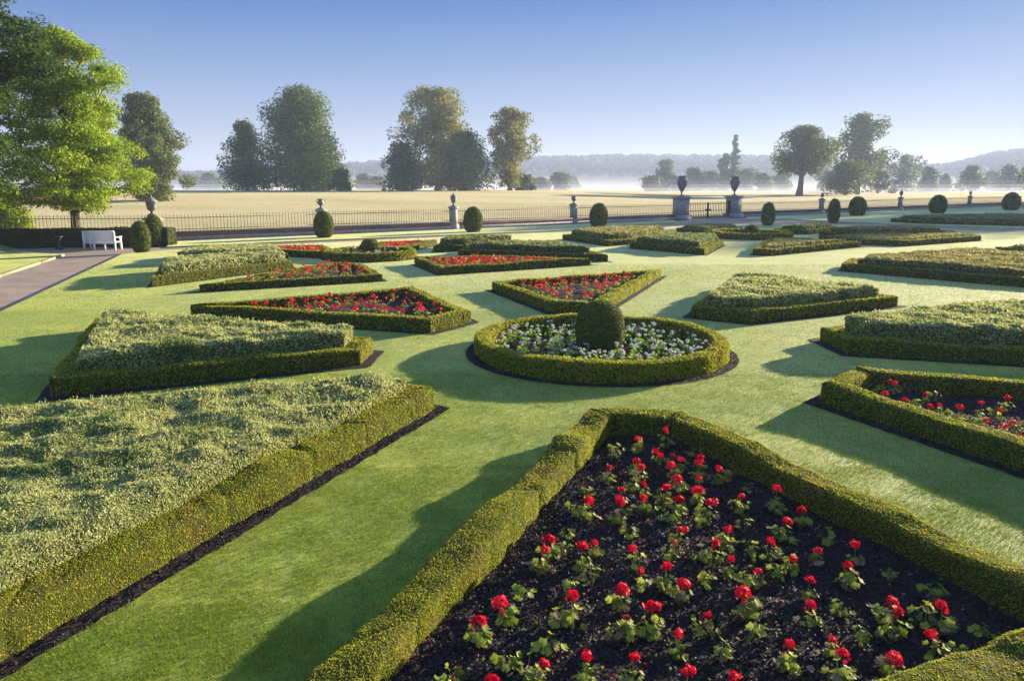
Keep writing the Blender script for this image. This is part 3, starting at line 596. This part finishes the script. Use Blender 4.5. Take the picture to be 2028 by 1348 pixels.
def fillspots(poly, ins, n, seed, kind='lite', hole=None):
    g = np.random.default_rng(seed); q = inset(ccw(poly), ins); a = np.array(q); out = []; mind = .9*math.sqrt(abs(sum(q[i][0]*q[(i+1) % len(q)][1]-q[(i+1) % len(q)][0]*q[i][1] for i in range(len(q)))/2)/n)
    for _ in range(8000):
        p = g.uniform(a.min(0), a.max(0))
        if not inpoly(p[None], q)[0] or (hole and math.hypot(p[0]-hole[0], p[1]-hole[1]) < hole[2]): continue
        if all((p[0]-o[0])**2+(p[1]-o[1])**2 > mind**2*.6 for o in out): out.append((p[0], p[1], kind))
        if len(out) >= n: break
    return out
hs = []
for x, y in ((955,520),(915,605),(1045,645),(1190,585),(1285,655),(1225,690),(1430,695),(1400,725),(1560,668),(1690,695),(1730,640),(1600,765),(1780,770),(1710,812),(1830,870),(1900,800),(1960,900),(2000,720),(2080,860),(1990,1000),(2150,780)):
    p = gp(1480+x/3.37, 600+y/3.37, .28); hs.append((p[0], p[1], 'one'))
for x, y in ((990,580),(1120,670),(1330,730),(1500,760),(1640,720),(1690,860),(860,570),(1240,620),(1560,800),(1820,820)):
    p = gp(1480+x/3.37, 600+y/3.37, .16); hs.append((p[0], p[1], 'none'))
HI = inset(ccw(Hb), .38); hs = [s for s in hs if inpoly(np.array([s[:2]]), HI)[0]]
for s_ in fillspots(Hb, .5, 60, 12, 'one'):
    if proj(np.array([[s_[0], s_[1], .2]]))[0][0] > 2040 and len(hs) < 60: hs.append(s_)
plant_all(hs, 'red bed at right edge', .06, 'red geraniums in the bed at the right edge', 7)
ds = []
for x, y in ((515,205),(575,205),(660,212),(715,200),(760,190),(840,190),(875,210),(845,225),(930,175),(965,180),(935,210),(1000,225),(1035,235),(1060,178),(1110,160),(1085,220),(1145,210),(1135,235),(1205,190),(1225,205),(1290,165),(1285,200),(1305,245),(1330,215),(1380,150),(1345,230),(1385,240),(1445,245),(1465,185),(1475,130),(1540,215),(1560,195),(1565,230),(1640,200),(1665,240),(1600,235),(1430,220)):
    p = gp(340+x/3.169, 540+y/3.169, .3); ds.append((p[0], p[1], 'lite'))
DI = inset(ccw(D), .36); ds = [s for s in ds if inpoly(np.array([s[:2]]), DI)[0]]
for s in fillspots(D, .5, 22, 3):
    if min(math.hypot(s[0]-o[0], s[1]-o[1]) for o in ds) > .3: ds.append(s)
plant_all(ds, 'red triangle left of ring', .07, 'red geraniums in the triangle left of the ring', 8, scl=1.25)
plant_all(fillspots(Eb, .5, 58, 4), 'red bed behind ring', .08, 'red geraniums in the bed behind the ring', 9, scl=1.3)
plant_all(fillspots(BEDS['K'], .5, 34, 5), 'red bed before small ring', .1, 'red geraniums in the bed in front of the small ring', 6, scl=1.3)
mb = MB(); g = np.random.default_rng(8)         # the beds beyond: more than can be told apart
for k, n in (('L', 110), ('O', 70), ('P', 80)):
    for x, y, _ in fillspots(BEDS[k], .5, n, ord(k)):
        P = np.array([x, y, .3])+g.normal(0, .05, (9, 3)); mb.leaves(P, np.tile([0, -.3, 1.], (9, 1)), np.full(9, .042), 0, .7, .9)
        P = np.array([x, y, .2])+g.normal(0, .07, (9, 3)); mb.leaves(P, np.tile([0, 0, 1.], (9, 1)), np.full(9, .07), 1, .7, .9)
tag(mb.build('distant_geraniums', [M['red'], M['gleaf']]), 'scarlet geraniums massed in the three farthest red beds', 'flowers', kind='stuff')
ws = fillspots(RP[0][::4], .37, 112, 9, 'white', (R1[0], R1[1], .62))
plant_all(ws, 'large round hedge', .05, 'white bedding plants in the big ring', 9, name='white_geranium', scl=1.12)
w2 = fillspots(RP[1][::4], .42, 26, 10, 'litew', (R2[0], R2[1], .6))
plant_all(w2, 'small round hedge', .08, 'white bedding plants in the small ring', 5, name='white_geranium', scl=1.4)

# ------------------------------------------------------------ near grass blades
g = np.random.default_rng(77); mb = MB()
for (y0, y1, dn, sz) in ((2.2, 5.5, 15000, .017), (5.5, 8.5, 8000, .018), (8.5, 13, 3200, .021), (13, 20, 900, .024), (20, 32, 260, .034)):
    x0, x1 = -y1*.9, y1*1.0; n = int((x1-x0)*(y1-y0)*dn); P = np.c_[g.uniform(x0, x1, n), g.uniform(y0, y1, n), np.zeros(n)]
    P = P[seen(P, 420)]
    for poly in BEDPOLYS: P = P[~inpoly(P, poly)]
    P = P[inpoly(P, MAIN)]
    cl = vnoise(P, .25, 4); P = P[g.random(len(P)) < .75+.4*cl]; n = len(P)
    a = g.uniform(0, 6.28, n); w = sz*.11; dx = np.c_[np.cos(a), np.sin(a), 0*a]; ln = np.c_[g.normal(0, .55, n), g.normal(0, .55, n), np.ones(n)]
    hgt = (sz*g.uniform(.6, 1.4, n))[:, None]
    V = np.stack([P-dx*w, P+dx*w, P+ln*hgt+dx*w*.3, P+ln*hgt-dx*w*.3], 1).reshape(-1, 3); mb.add(V, np.arange(4*n).reshape(-1, 4))
tag(mb.build('grass', M['blade']), 'short mown grass blades between the nearest beds', 'grass', kind='stuff')

# ------------------------------------------------------------ wall, piers, urns, railings, gate
wa = math.atan2(WD[1], WD[0]); Rw = np.array([[WD[0], -WD[1], 0], [WD[1], WD[0], 0], [0, 0, 1]])
def along(p): return float((np.array(p)-WA)@WD)
def wloc(s): q = WA+WD*s; return (q[0], q[1], 0)
def wallrun(s0, s1, label, h=.56):
    t = empty('garden_wall', wloc(s0), wa); tag(t, label, 'wall', 'low wall carrying the railings'); n = s1-s0
    for nm, y0, y1, z0, z1, mm in (('stone_base', -.03, .33, -.1, h*.45, 'stone'), ('brick_course', 0, .3, h*.45, h-.06, 'brick'), ('coping', -.04, .34, h-.06, h, 'stone')):
        b = MB(); b.box(0, n, y0, y1, z0, z1); b.build(nm, M[mm], t)
S = {k: along(wall_pt(k)) for k in (308, 640, 901, 1138, 1350, 1454, 1628, 1784, 1921)}
SE = S[1921]+42
wallrun(S[308]+.2, S[1350]-.9, 'low brick and stone wall left of the gate'); wallrun(S[1454]+.9, SE, 'low brick and stone wall right of the gate')
def pier(s, label, w=.5, h=1.72):
    t = empty('stone_pier', wloc(s), wa); tag(t, label, 'pier', 'stone piers in the railing'); yo = .15
    for nm, a, z0, z1 in (('plinth', w*.62, -.1, .42), ('shaft', w*.47, .42, h-.14), ('cap', w*.6, h-.14, h)):
        b = MB(); b.box(-a, a, yo-a, yo+a, z0, z1, taper=.02 if nm == 'plinth' else 0)
        if nm == 'shaft': b.box(-a*.62, a*.62, yo-a-.015, yo-a+.01, z0+.12, z1-.12)
        if nm == 'cap': b.box(-a*.8, a*.8, yo-a*.8, yo+a*.8, z1, z1+.05)
        b.build(nm, M['stone'], t)
    return h+.05
def handles(mb, r, z0, z1, out, th=.022):
    for sx in (-1, 1):
        a = np.linspace(0, 1, 9); z = z0+(z1-z0)*a; x = sx*(r+out*np.sin(math.pi*a)**.6); mb.tube(np.c_[x, 0*a, z], th, 6)
def urn(s, z, kind, label, k=1.0, rz=0):
    q = WA+WD*s+WN*.15; t = empty('garden_urn', (q[0], q[1], z), wa+rz); tag(t, label, 'urn', 'lead urns on the piers')
    P = {'handled': [(.17, 0), (.17, .05), (.07, .08), (.05, .16), (.12, .22), (.2, .32), (.22, .42), (.17, .5), (.15, .58), (.23, .64), (.23, .66), (.12, .64)],
         'lidded': [(.15, 0), (.15, .06), (.06, .1), (.05, .18), (.13, .24), (.2, .42), (.235, .62), (.22, .66), (.25, .68), (.22, .74), (.13, .84), (.05, .9), (.04, .94), (.06, .98), (.01, 1.03)],
         'grand': [(.22, 0), (.22, .08), (.1, .12), (.06, .28), (.09, .38), (.2, .55), (.38, .95), (.45, 1.25), (.43, 1.42), (.27, 1.55), (.24, 1.62), (.4, 1.74), (.4, 1.78), (.2, 1.75)],
         'great_lidded': [(.3, 0), (.36, .1), (.3, .2), (.12, .28), (.1, .42), (.26, .5), (.33, .8), (.36, 1.02), (.42, 1.06), (.42, 1.1), (.3, 1.22), (.14, 1.34), (.06, 1.4), (.07, 1.46), (.01, 1.56)]}[kind]
    P = [(r*k, zz*k) for r, zz in P]; b = MB(); b.lathe([(0.001, 0)]+P, 20, fl=(P[5][1], P[7][1])); b.build('vase', M['lead'], t, smooth=True)
    hb = MB()
    if kind == 'handled': handles(hb, .16*k, .34*k, .66*k, .13*k)
    elif kind == 'grand': handles(hb, .4*k, 1.0*k, 1.62*k, .18*k, .035)
    if hb.V: hb.build('handles', M['lead'], t, smooth=True)
for px, kind, lab in ((640, 'handled', 'two handled urn on the leftmost plain pier'), (901, 'lidded', 'slim lidded urn on the pier left of centre'), (1138, 'handled', 'small handled urn on the pier left of the gate'),
                      (1628, 'handled', 'small handled urn on the first pier right of the gate'), (1784, 'lidded', 'slim lidded urn on the second pier right of the gate'), (1921, 'handled', 'small handled urn on the farthest pier')):
    z = pier(S[px], 'slim stone pier under the '+lab.split(' on ')[0]+' '+{640: 'at the left', 901: 'left of centre', 1138: 'left of the gate', 1628: 'just right of the gate', 1784: 'further right of the gate', 1921: 'at the far right'}[px])
    urn(S[px], z, kind, lab)
z = pier(S[308], 'stone pier behind the left pair of yews', .8, 1.4); urn(S[308], z, 'great_lidded', 'large lidded urn above the left pair of yews', .86)
for px, lab in ((1350, 'left'), (1454, 'right')):
    z = pier(S[px], 'massive stone gate pier on the %s of the gate' % lab, 1.25, 2.22); urn(S[px], z, 'grand', 'tall two handled urn on the %s gate pier' % lab, 1.12)
def railing(s0, s1, label, at=None):
    t = empty('iron_railing', at[0] if at else wloc(s0), at[1] if at else wa); tag(t, label, 'railing', 'iron railings on the low wall'); n = s1-s0; b = MB(); k = int(n/.21); x = (np.arange(k)+.5)*n/k
    for q in x: b.box(q-.011, q+.011, .138, .16, .56, 1.50); b.box(q-.02, q+.02, .129, .169, 1.50, 1.60, taper=.017)
    b.build('pickets', M['iron'], t)
    r = MB(); r.box(0, n, .13, .168, .66, .70); r.box(0, n, .13, .168, 1.36, 1.40); r.build('rail', M['iron'], t)
cuts = [0, 0, 0, S[308]+.45, S[640]-.3, S[640]+.3, S[901]-.3, S[901]+.3, S[1138]-.3, S[1138]+.3, S[1350]-.9, S[1454]+.9, S[1628]-.3, S[1628]+.3, S[1784]-.3, S[1784]+.3, S[1921]-.3, S[1921]+.3, SE-20]
RL = [(3, 4, 'from the large lidded urn to the first pier'), (5, 6, 'left of the slim lidded urn'), (7, 8, 'right of the slim lidded urn'),
      (9, 10, 'ending at the left gate pier'), (11, 12, 'starting at the right gate pier'), (13, 14, 'between the first and second piers right of the gate'), (15, 16, 'between the second and third piers right of the gate'), (17, 18, 'beyond the farthest pier in shade')]
LP = wloc(S[308]-.4); la = math.radians(4); LQ = (LP[0]-12*math.cos(la), LP[1]-12*math.sin(la)); LR = (LQ[0]-16*math.cos(la), LQ[1]-16*math.sin(la))
railing(0, 12, 'slender iron picket railing at the left, behind the white bench', ((*LQ, 0), la)); railing(0, 16, 'slender iron picket railing far left, behind the bright tree trunk', ((*LR, 0), la))
for a, b, l in RL: railing(cuts[a], cuts[b], 'slender iron picket railing '+l)
gt = empty('iron_gate', wloc(S[1350]+.66), wa); tag(gt, 'dark double iron gate between the massive stone piers', 'gate'); n = S[1454]-S[1350]-1.32
b = MB(); b.box(.0, .16, .1, .26, -.08, 1.75); b.box(n-.16, n, .1, .26, -.08, 1.75); b.box(0, .45, .12, .24, 1.62, 1.74); b.box(n-.45, n, .12, .24, 1.62, 1.74); b.build('gate_post', M['gate_iron'], gt)
for i in (0, 1):
    x0, x1 = (.2, n/2-.02) if i == 0 else (n/2+.02, n-.2); b = MB()
    for x in np.linspace(x0+.12, x1-.12, 13): b.box(x-.018, x+.018, .16, .2, .1, 1.55); b.box(x-.026, x+.026, .154, .206, 1.55, 1.72, taper=.02)
    leaf = b.build('gate_leaf', M['gate_iron'], gt)
    f = MB(); f.box(x0, x0+.06, .15, .21, .02, 1.6); f.box(x1-.06, x1, .15, .21, .02, 1.6)
    for z in (.06, .75, 1.45): f.box(x0+.061, x1-.061, .157, .203, z, z+.06)
    f.build('gate_frame', M['gate_iron'], leaf)
b = MB(); b.box(n/2-.45, n/2+.45, .12, .15, .8, .95); b.build('lock_plate', M['gate_iron'], gt)

# ------------------------------------------------------------ left side: tall hedge, bench, pedestal
hx0, hy = gp(-500, 493); hx1, hy1 = gp(333, 486)
V, Q = hedge_strip([(hx0, hy), (hx1, hy1), (hx1+.1, hy1+.9), (hx0, hy+.9)], [(hx0+.4, hy+.4), (hx1-.3, hy1+.4), (hx1-.3, hy1+.5), (hx0+.4, hy+.5)], 1.02, 71, lump=.025, z0=-.08)
mb = MB(); mb.add(V, Q, 0); surf_leaves(mb, V, Q, 1, 1.7); tag(mb.build('tall_hedge', [M['hedge_core'], M['dark_hedge']]), 'dark clipped hedge behind the white bench', 'hedge')
bx, by = gp(200, 492.5); bt_ = empty('garden_bench', (bx, by+.25, -.08), math.radians(176)); bt_.scale = (.9, 1, 1); tag(bt_, 'white painted wooden garden bench in front of the dark hedge', 'bench')
b = MB()
for z in np.arange(.34, .98, .055): b.box(-.9, .9, .28+.12*(z-.45), .30+.12*(z-.45), z, z+.047)
b.build('backrest', M['white'], bt_)
b = MB(); b.box(-.98, .98, .255+.06, .33+.04, .97, 1.04); b.build('top_rail', M['white'], bt_)
b = MB()
for y in np.linspace(-.22, .24, 6): b.box(-.94, .94, y-.035, y+.035, .42, .45)
b.build('seat', M['white'], bt_)
b = MB(); b.box(-.9, .9, -.26, -.23, .34, .42); b.build('apron', M['white'], bt_)
for x in (-.95, -.33, .33, .95):
    b = MB(); b.box(x-.04, x+.04, .27, .35, 0, .34 if abs(x) < .9 else .97); b.build('leg', M['white'], bt_)
for x in (-.95, .95):
    b = MB(); b.box(x-.04, x+.04, -.29, -.21, 0, .66); b.build('leg', M['white'], bt_)
    b = MB(); b.box(x-.055, x+.055, -.34, .34, .66, .71); b.build('armrest', M['white'], bt_)
px_, py_ = gp(118, 491.5); t = empty('bird_bath', (px_, py_, -.08)); tag(t, 'small dark bird bath in front of the tall hedge, left of the white bench', 'bird bath')
b = MB(); b.lathe([(.001, 0), (.2, 0), (.2, .08), (.1, .14), (.08, .5), (.12, .6)], 14); b.build('pedestal', M['gate_iron'], t, smooth=True)
b = MB(); b.lathe([(.1, .6), (.2, .66), (.22, .72), (.18, .72), (.14, .68), (.001, .66)], 16); b.build('bowl', M['gate_iron'], t, smooth=True)

# ------------------------------------------------------------ trees
def tree(name, loc, h, w, prof, label, lmat, seed=1, n_cl=60, per=200, ls=.28, cb=.15, flat=.8, cr=.3, trunk=.35, lean=(0, 0), group=None, cat='tree', fill=.35, limbs=12, shellbias=.6, wood='bark'):
    g = np.random.default_rng(seed); t = empty(name, loc); tag(t, label, cat, group)
    prof = np.array(prof, float); cz = h*cb; mb = MB(); cen = []
    for i in range(n_cl):
        u = (i+.5)/n_cl; u = np.clip(u+g.normal(0, .03), 0, 1); a = i*2.39996+g.normal(0, .4); R = np.interp(u, prof[:, 0], prof[:, 1])*w*1.07*(1+.42*vnoise(np.array([[math.cos(a), math.sin(a), u*3.2]]), .8, seed+40)[0]+g.normal(0, .07))
        rr = R*(g.random()**(1-shellbias) if g.random() > fill else g.random()*.6)
        c = np.array([rr*math.cos(a)+lean[0]*u*h, rr*math.sin(a)+lean[1]*u*h, cz+(h-cz)*u]); s = cr*w*g.uniform(.65, 1.3)*(.55+.45*min(1, R/w))
        c[:2] -= (c[:2]-np.array(lean)*u*h)*min(.8, s/max(R, .01)*.38)
        c[2] = min(c[2], h-s*flat*.8); cen.append(c); n = int(per*(s/(cr*w))**1.6)+6
        d = g.normal(0, 1, (n, 3)); d /= np.linalg.norm(d, axis=1, keepdims=True); rad = g.uniform(.3, 1.15, n)[:, None]**.6
        P = c+d*rad*np.array([s, s, s*flat]); P += (vnoise(P, s*.45+.01, seed)*s*.35)[:, None]*d
        N = d+np.array([0, 0, .5]); mb.leaves(P, N, np.full(n, ls), 0, .8, .6, g=g)
    mb.build('crown', M[lmat], t)
    b = MB(); R0 = trunk; k = 7; u = np.linspace(0, 1, k); top_ = h*(cb+(1-cb)*.75)
    pts = np.c_[lean[0]*u*top_+.04*R0*np.sin(u*9), lean[1]*u*top_, u*top_-.2]; b.tube(pts, R0*(1-.8*u)+.3*R0*np.exp(-u*18), 8)
    for i in g.choice(len(cen), min(limbs, len(cen)), replace=False):
        c = cen[i]; z0 = max(h*cb*.75, min(c[2]*.65, top_*.9)); uu = z0/top_; s0 = np.array([lean[0]*z0, lean[1]*z0, z0]); mid = s0*.45+c*.55+np.array([0, 0, .04*h])*(-1 if g.random() < .4 else 1)
        b.tube([s0, mid, c], [R0*.38*(1-uu*.6), R0*.2, R0*.06], 5)
    b.build('trunk', M[wood], t, smooth=True); return t
M['rob'] = leafmat('acacia_leaves', [(.12, .22, .012), (.24, .36, .018), (.42, .48, .025), (.10, .17, .012)], None, .36)
M['rob_dark'] = leafmat('dark_tree_leaves', [(.022, .055, .010), (.05, .09, .014), (.09, .13, .02)], None, .4)
M['grey'] = leafmat('grey_tree_leaves', [(.12, .16, .05), (.20, .23, .07), (.10, .13, .04)], None, .3)
M['dk'] = leafmat('dark_lime_leaves', [(.055, .105, .015), (.10, .16, .02), (.19, .23, .02)], None, .3)
M['yl'] = leafmat('turning_leaves', [(.13, .19, .03), (.24, .26, .035), (.34, .28, .05), (.12, .17, .03)], None, .35)
M['mid'] = leafmat('park_tree_leaves', [(.08, .12, .02), (.13, .17, .025), (.18, .20, .03)], None, .3)
X, Y = atd(154, 46)
tree('acacia_tree', (X, Y, -.1), 12.3, 4.0, [(0, .55), (.12, .85), (.3, 1), (.5, .86), (.68, .74), (.8, .62), (.9, .42), (1, .14)], 'bright yellow green tree behind the white bench', 'rob', 3, 190, 640, .075, .17, .4, .27, .3, fill=.25, limbs=26, shellbias=.75)
X, Y = atd(-70, 37.5)
tree('tall_tree', (X, Y, -.1), 17.5, 4.1, [(0, .5), (.14, .5), (.21, .3), (.28, .6), (.36, .95), (.5, 1), (.65, .95), (.8, .8), (1, .3)], 'dark green tree rising out of the top left corner', 'rob_dark', 9, 210, 1000, .08, .2, .42, .3, .4, limbs=26, fill=.3, shellbias=.75)
X, Y = atd(-8, 51)
tree('round_shrub', (X, Y, -.1), 3.7, 1.85, [(0, .8), (.3, 1), (.6, .9), (.85, .6), (1, .3)], 'rounded lime green shrub at the left edge above the hedge', 'rob', 12, 70, 1000, .07, .1, .8, .4, .1, cat='shrub', limbs=5)
def park(px, dist, ytop, hwpx, prof, lmat, label, seed, name='park_tree', **k):
    X, Y = atd(px, dist); z = float(terr(X, Y)[0]); sc = FPX/(dist*math.cos(TH)+.7); zt = CAMH+(YH-ytop)/sc; w = hwpx/sc
    k.setdefault('ls', max(.2, .0016*dist)); k.setdefault('trunk', .03*(zt-z)); k.setdefault('per', 150)
    return tree(name, (X, Y, z-.1), zt-z+.1, w, prof, label, lmat, seed, **k)
ROUND = [(0, .55), (.2, .9), (.45, 1), (.7, .85), (.9, .5), (1, .2)]
DOME = [(0, .9), (.1, 1), (.3, .93), (.5, .75), (.7, .6), (.88, .45), (1, .2)]
COLM = [(0, .65), (.2, .95), (.5, .9), (.75, .85), (.92, .6), (1, .25)]
park(302, 105, 197, 60, [(0, .8), (.3, 1), (.6, .95), (.8, .75), (1, .3)], 'grey', 'grey green tree behind the bright yellow green one', 21, n_cl=110, per=420, ls=.16, cb=.06, cr=.32, trunk=.35)
park(492, 190, 246, 53, [(0, .9), (.15, 1), (.4, .85), (.6, .6), (.8, .42), (1, .2)], 'dk', 'narrow topped dark tree at the left of the left clump', 22, n_cl=80, per=190, cb=.05, cr=.42)
park(604, 188, 184, 84, [(0, .95), (.1, 1), (.3, .97), (.45, .88), (.6, .78), (.75, .70), (.88, .52), (1, .28)], 'dk', 'largest dark domed tree of the left clump', 23, n_cl=190, per=200, cb=.05, cr=.32)
park(676, 184, 336, 22, DOME, 'dk', 'small low tree at the right foot of the largest dark tree', 24, n_cl=30, per=120, cb=.08, cr=.35)
park(640, 200, 300, 50, DOME, 'mid', 'lower crown behind the largest dark tree', 25, n_cl=60, per=140, cb=.05, cr=.42)
park(797, 192, 288, 43, [(0, 1), (.2, 1), (.5, .8), (.8, .5), (1, .2)], 'dk', 'small dark tree at the left of the middle clump', 26, n_cl=60, per=160, cb=.05, cr=.42)
park(868, 195, 184, 65, [(0, .8), (.15, .95), (.35, .95), (.5, .92), (.65, .88), (.8, .86), (.92, .72), (1, .4)], 'yl', 'tall yellowing tree in the middle clump', 27, n_cl=150, per=180, cb=.05, cr=.3)
park(922, 186, 266, 58, [(0, 1), (.2, 1), (.5, .8), (.75, .55), (1, .22)], 'dk', 'dark pointed tree right of the tall yellowing one', 28, n_cl=90, per=180, cb=.06, cr=.42)
park(1010, 192, 221, 47, [(0, .35), (.1, .55), (.3, .85), (.5, 1), (.7, .98), (.88, .75), (1, .4)], 'yl', 'tall brownish yellow tree standing right of the middle clump', 29, n_cl=100, per=130, cb=.08, cr=.3)
park(1034, 205, 345, 24, DOME, 'mid', 'low bushy tree at the foot of the brownish yellow tree', 30, n_cl=24, per=110, cb=.05, cr=.35)
park(1582, 215, 254, 60, [(0, .7), (.15, .95), (.35, 1), (.55, .8), (.8, .65), (1, .35)], 'mid', 'old oak with a thick leaning trunk right of the gate', 31, name='oak_tree', n_cl=75, per=150, cb=.36, cr=.28, trunk=.95, lean=(.06, 0), limbs=22)
park(1698, 270, 231, 60, [(0, .75), (.2, .9), (.4, 1), (.6, .8), (.8, .62), (1, .4)], 'mid', 'tallest airy tree on the right', 32, n_cl=85, per=120, cb=.28, cr=.25, trunk=.7, limbs=20)
park(1672, 235, 321, 37, [(0, .9), (.2, 1), (.5, .85), (.8, .6), (1, .25)], 'mid', 'low round tree with a short trunk in front of the tallest one', 33, n_cl=50, per=120, cb=.2, cr=.42, trunk=.25)
park(1738, 300, 300, 26, DOME, 'mid', 'dim tree right of the tallest airy tree', 34, n_cl=40, per=110, cb=.05, cr=.3)
misty = ((1318, 430, 317, 27, 'mid'), (1372, 440, 333, 28, 'mid'), (1290, 400, 350, 24, 'dk'), (1345, 420, 352, 22, 'dk'), (1432, 450, 307, 16, 'mid'), (1405, 470, 340, 24, 'mid'), (1475, 470, 335, 26, 'mid'), (1512, 440, 345, 22, 'mid'), (1548, 460, 340, 24, 'mid'),
         (1787, 380, 308, 34, 'mid'), (1835, 400, 332, 22, 'mid'), (1870, 440, 345, 14, 'mid'), (1920, 400, 330, 26, 'dk'), (1962, 500, 340, 18, 'mid'), (1995, 440, 328, 26, 'dk'), (2040, 430, 322, 28, 'dk'), (1108, 420, 343, 24, 'mid'), (1070, 430, 352, 22, 'dk'), (1136, 560, 350, 12, 'mid'),
         (1640, 420, 340, 26, 'mid'), (745, 430, 350, 18, 'mid'), (722, 460, 345, 18, 'mid'), (420, 500, 344, 18, 'dk'), (380, 520, 348, 20, 'dk'), (450, 540, 350, 18, 'dk'))
LM = sorted(misty)
for i, (px, dist, yt, hw, lm) in enumerate(LM):
    side = 'left' if px < 760 else ('middle' if px < 1260 else ('gate' if px < 1600 else 'right')); grp = [m_[0] for m_ in LM if ('left' if m_[0] < 760 else ('middle' if m_[0] < 1260 else ('gate' if m_[0] < 1600 else 'right'))) == side]
    lab = 'misty distant tree, %s from left %s' % (ORD[grp.index(px)], {'left': 'among those beyond the left clump', 'middle': 'right of the brownish yellow tree', 'gate': 'in the row behind the gate urns', 'right': 'along the right horizon'}[side])
    park(px, dist, yt, hw, [(0, .9), (.2, 1), (.5, .9), (.8, .6), (1, .3)] if i % 2 else ROUND, lm, lab, 60+i, n_cl=34, per=80, cb=.05, cr=.42, group='distant trees in the mist')
park(1451, 445, 272, 15, [(0, 1.3), (.2, 1.1), (.5, .8), (.8, .45), (1, .08)], 'dk', 'pointed conifer rising above the misty trees', 55, name='conifer', n_cl=60, per=60, cb=.05, cr=.34, flat=.5)
# trees just outside the right edge, whose shade lies on the far right lawn
for i, (x, y, hh, ww) in enumerate(((101.5, 113, 23, 9), (103, 128, 24, 8.5), (109, 146, 28, 9))):
    tree('park_tree', (x, y, 0), hh, ww, ROUND, ['leafy tree just outside the right edge', 'second leafy tree outside the right edge', 'third leafy tree outside the right edge'][i], 'mid', 90+i, 90, 160, .35, .03, .8, .36, .4)

# far woods: canopy lumps over the ridge
g = np.random.default_rng(5); mb = MB(); n = 8500
b = g.uniform(-.62, .85, n); r = g.uniform(950, 1600, n); Yc = r/np.sqrt(1+b*b); Xc = b*Yc; zc = terr(Xc, Yc)[0]
keep = (vnoise(np.c_[Xc, Yc, 0*Xc], 130., 8) > -.55) | (r > 1300); Xc, Yc, zc = Xc[keep], Yc[keep], zc[keep]; n = len(Xc)
th_ = np.linspace(0, math.pi*.55, 5); ph = np.linspace(0, 2*math.pi, 9, endpoint=False)
S0 = np.array([[math.sin(t)*math.cos(p), math.sin(t)*math.sin(p), math.cos(t)] for t in th_ for p in ph]); F0 = grid_faces(5, 9, True)
sz = g.uniform(6, 12, n); hz = g.uniform(7, 13, n); V = S0[None]*np.stack([sz, sz, hz], 1)[:, None]*g.uniform(.8, 1.2, (n, 45, 1))+np.c_[Xc, Yc, zc][:, None]
mb.add(V.reshape(-1, 3), (F0[None]+np.arange(n)[:, None, None]*45).reshape(-1, 4)); tag(mb.build('woodland', mat('far_wood', (.05, .065, .03), .9, .1)), 'far wooded ridge fading into blue haze', 'woodland', kind='stuff')

# ------------------------------------------------------------ air
def volbox(name, x0, x1, y0, y1, z0, z1, dens, col, an):
    b = MB(); b.box(x0, x1, y0, y1, z0, z1); m = bpy.data.materials.new(name); m.use_nodes = True; nt = m.node_tree; nt.nodes.remove(nt.nodes['Principled BSDF'])
    v = nt.nodes.new('ShaderNodeVolumePrincipled'); v.inputs['Density'].default_value = dens; v.inputs['Color'].default_value = (*col, 1); v.inputs['Anisotropy'].default_value = an
    nt.links.new(v.outputs[0], nt.nodes['Material Output'].inputs['Volume']); o = b.build(name, m); tag(o, kind='stuff'); return o
volbox('haze', -2300, 2300, -80, 2400, -2, 80, .00048, (.45, .54, .80), .2)
for k, (y0, h_, dn) in enumerate(((265, 2.4, .0024), (300, 4, .0012), (345, 6, .0008), (400, 9, .0006), (470, 13, .0004))):
    volbox('mist', -1500+k*10, 1500-k*10, y0, 1250+k*15, -1-k*.1, h_, dn, (.54, .58, .71), .25)
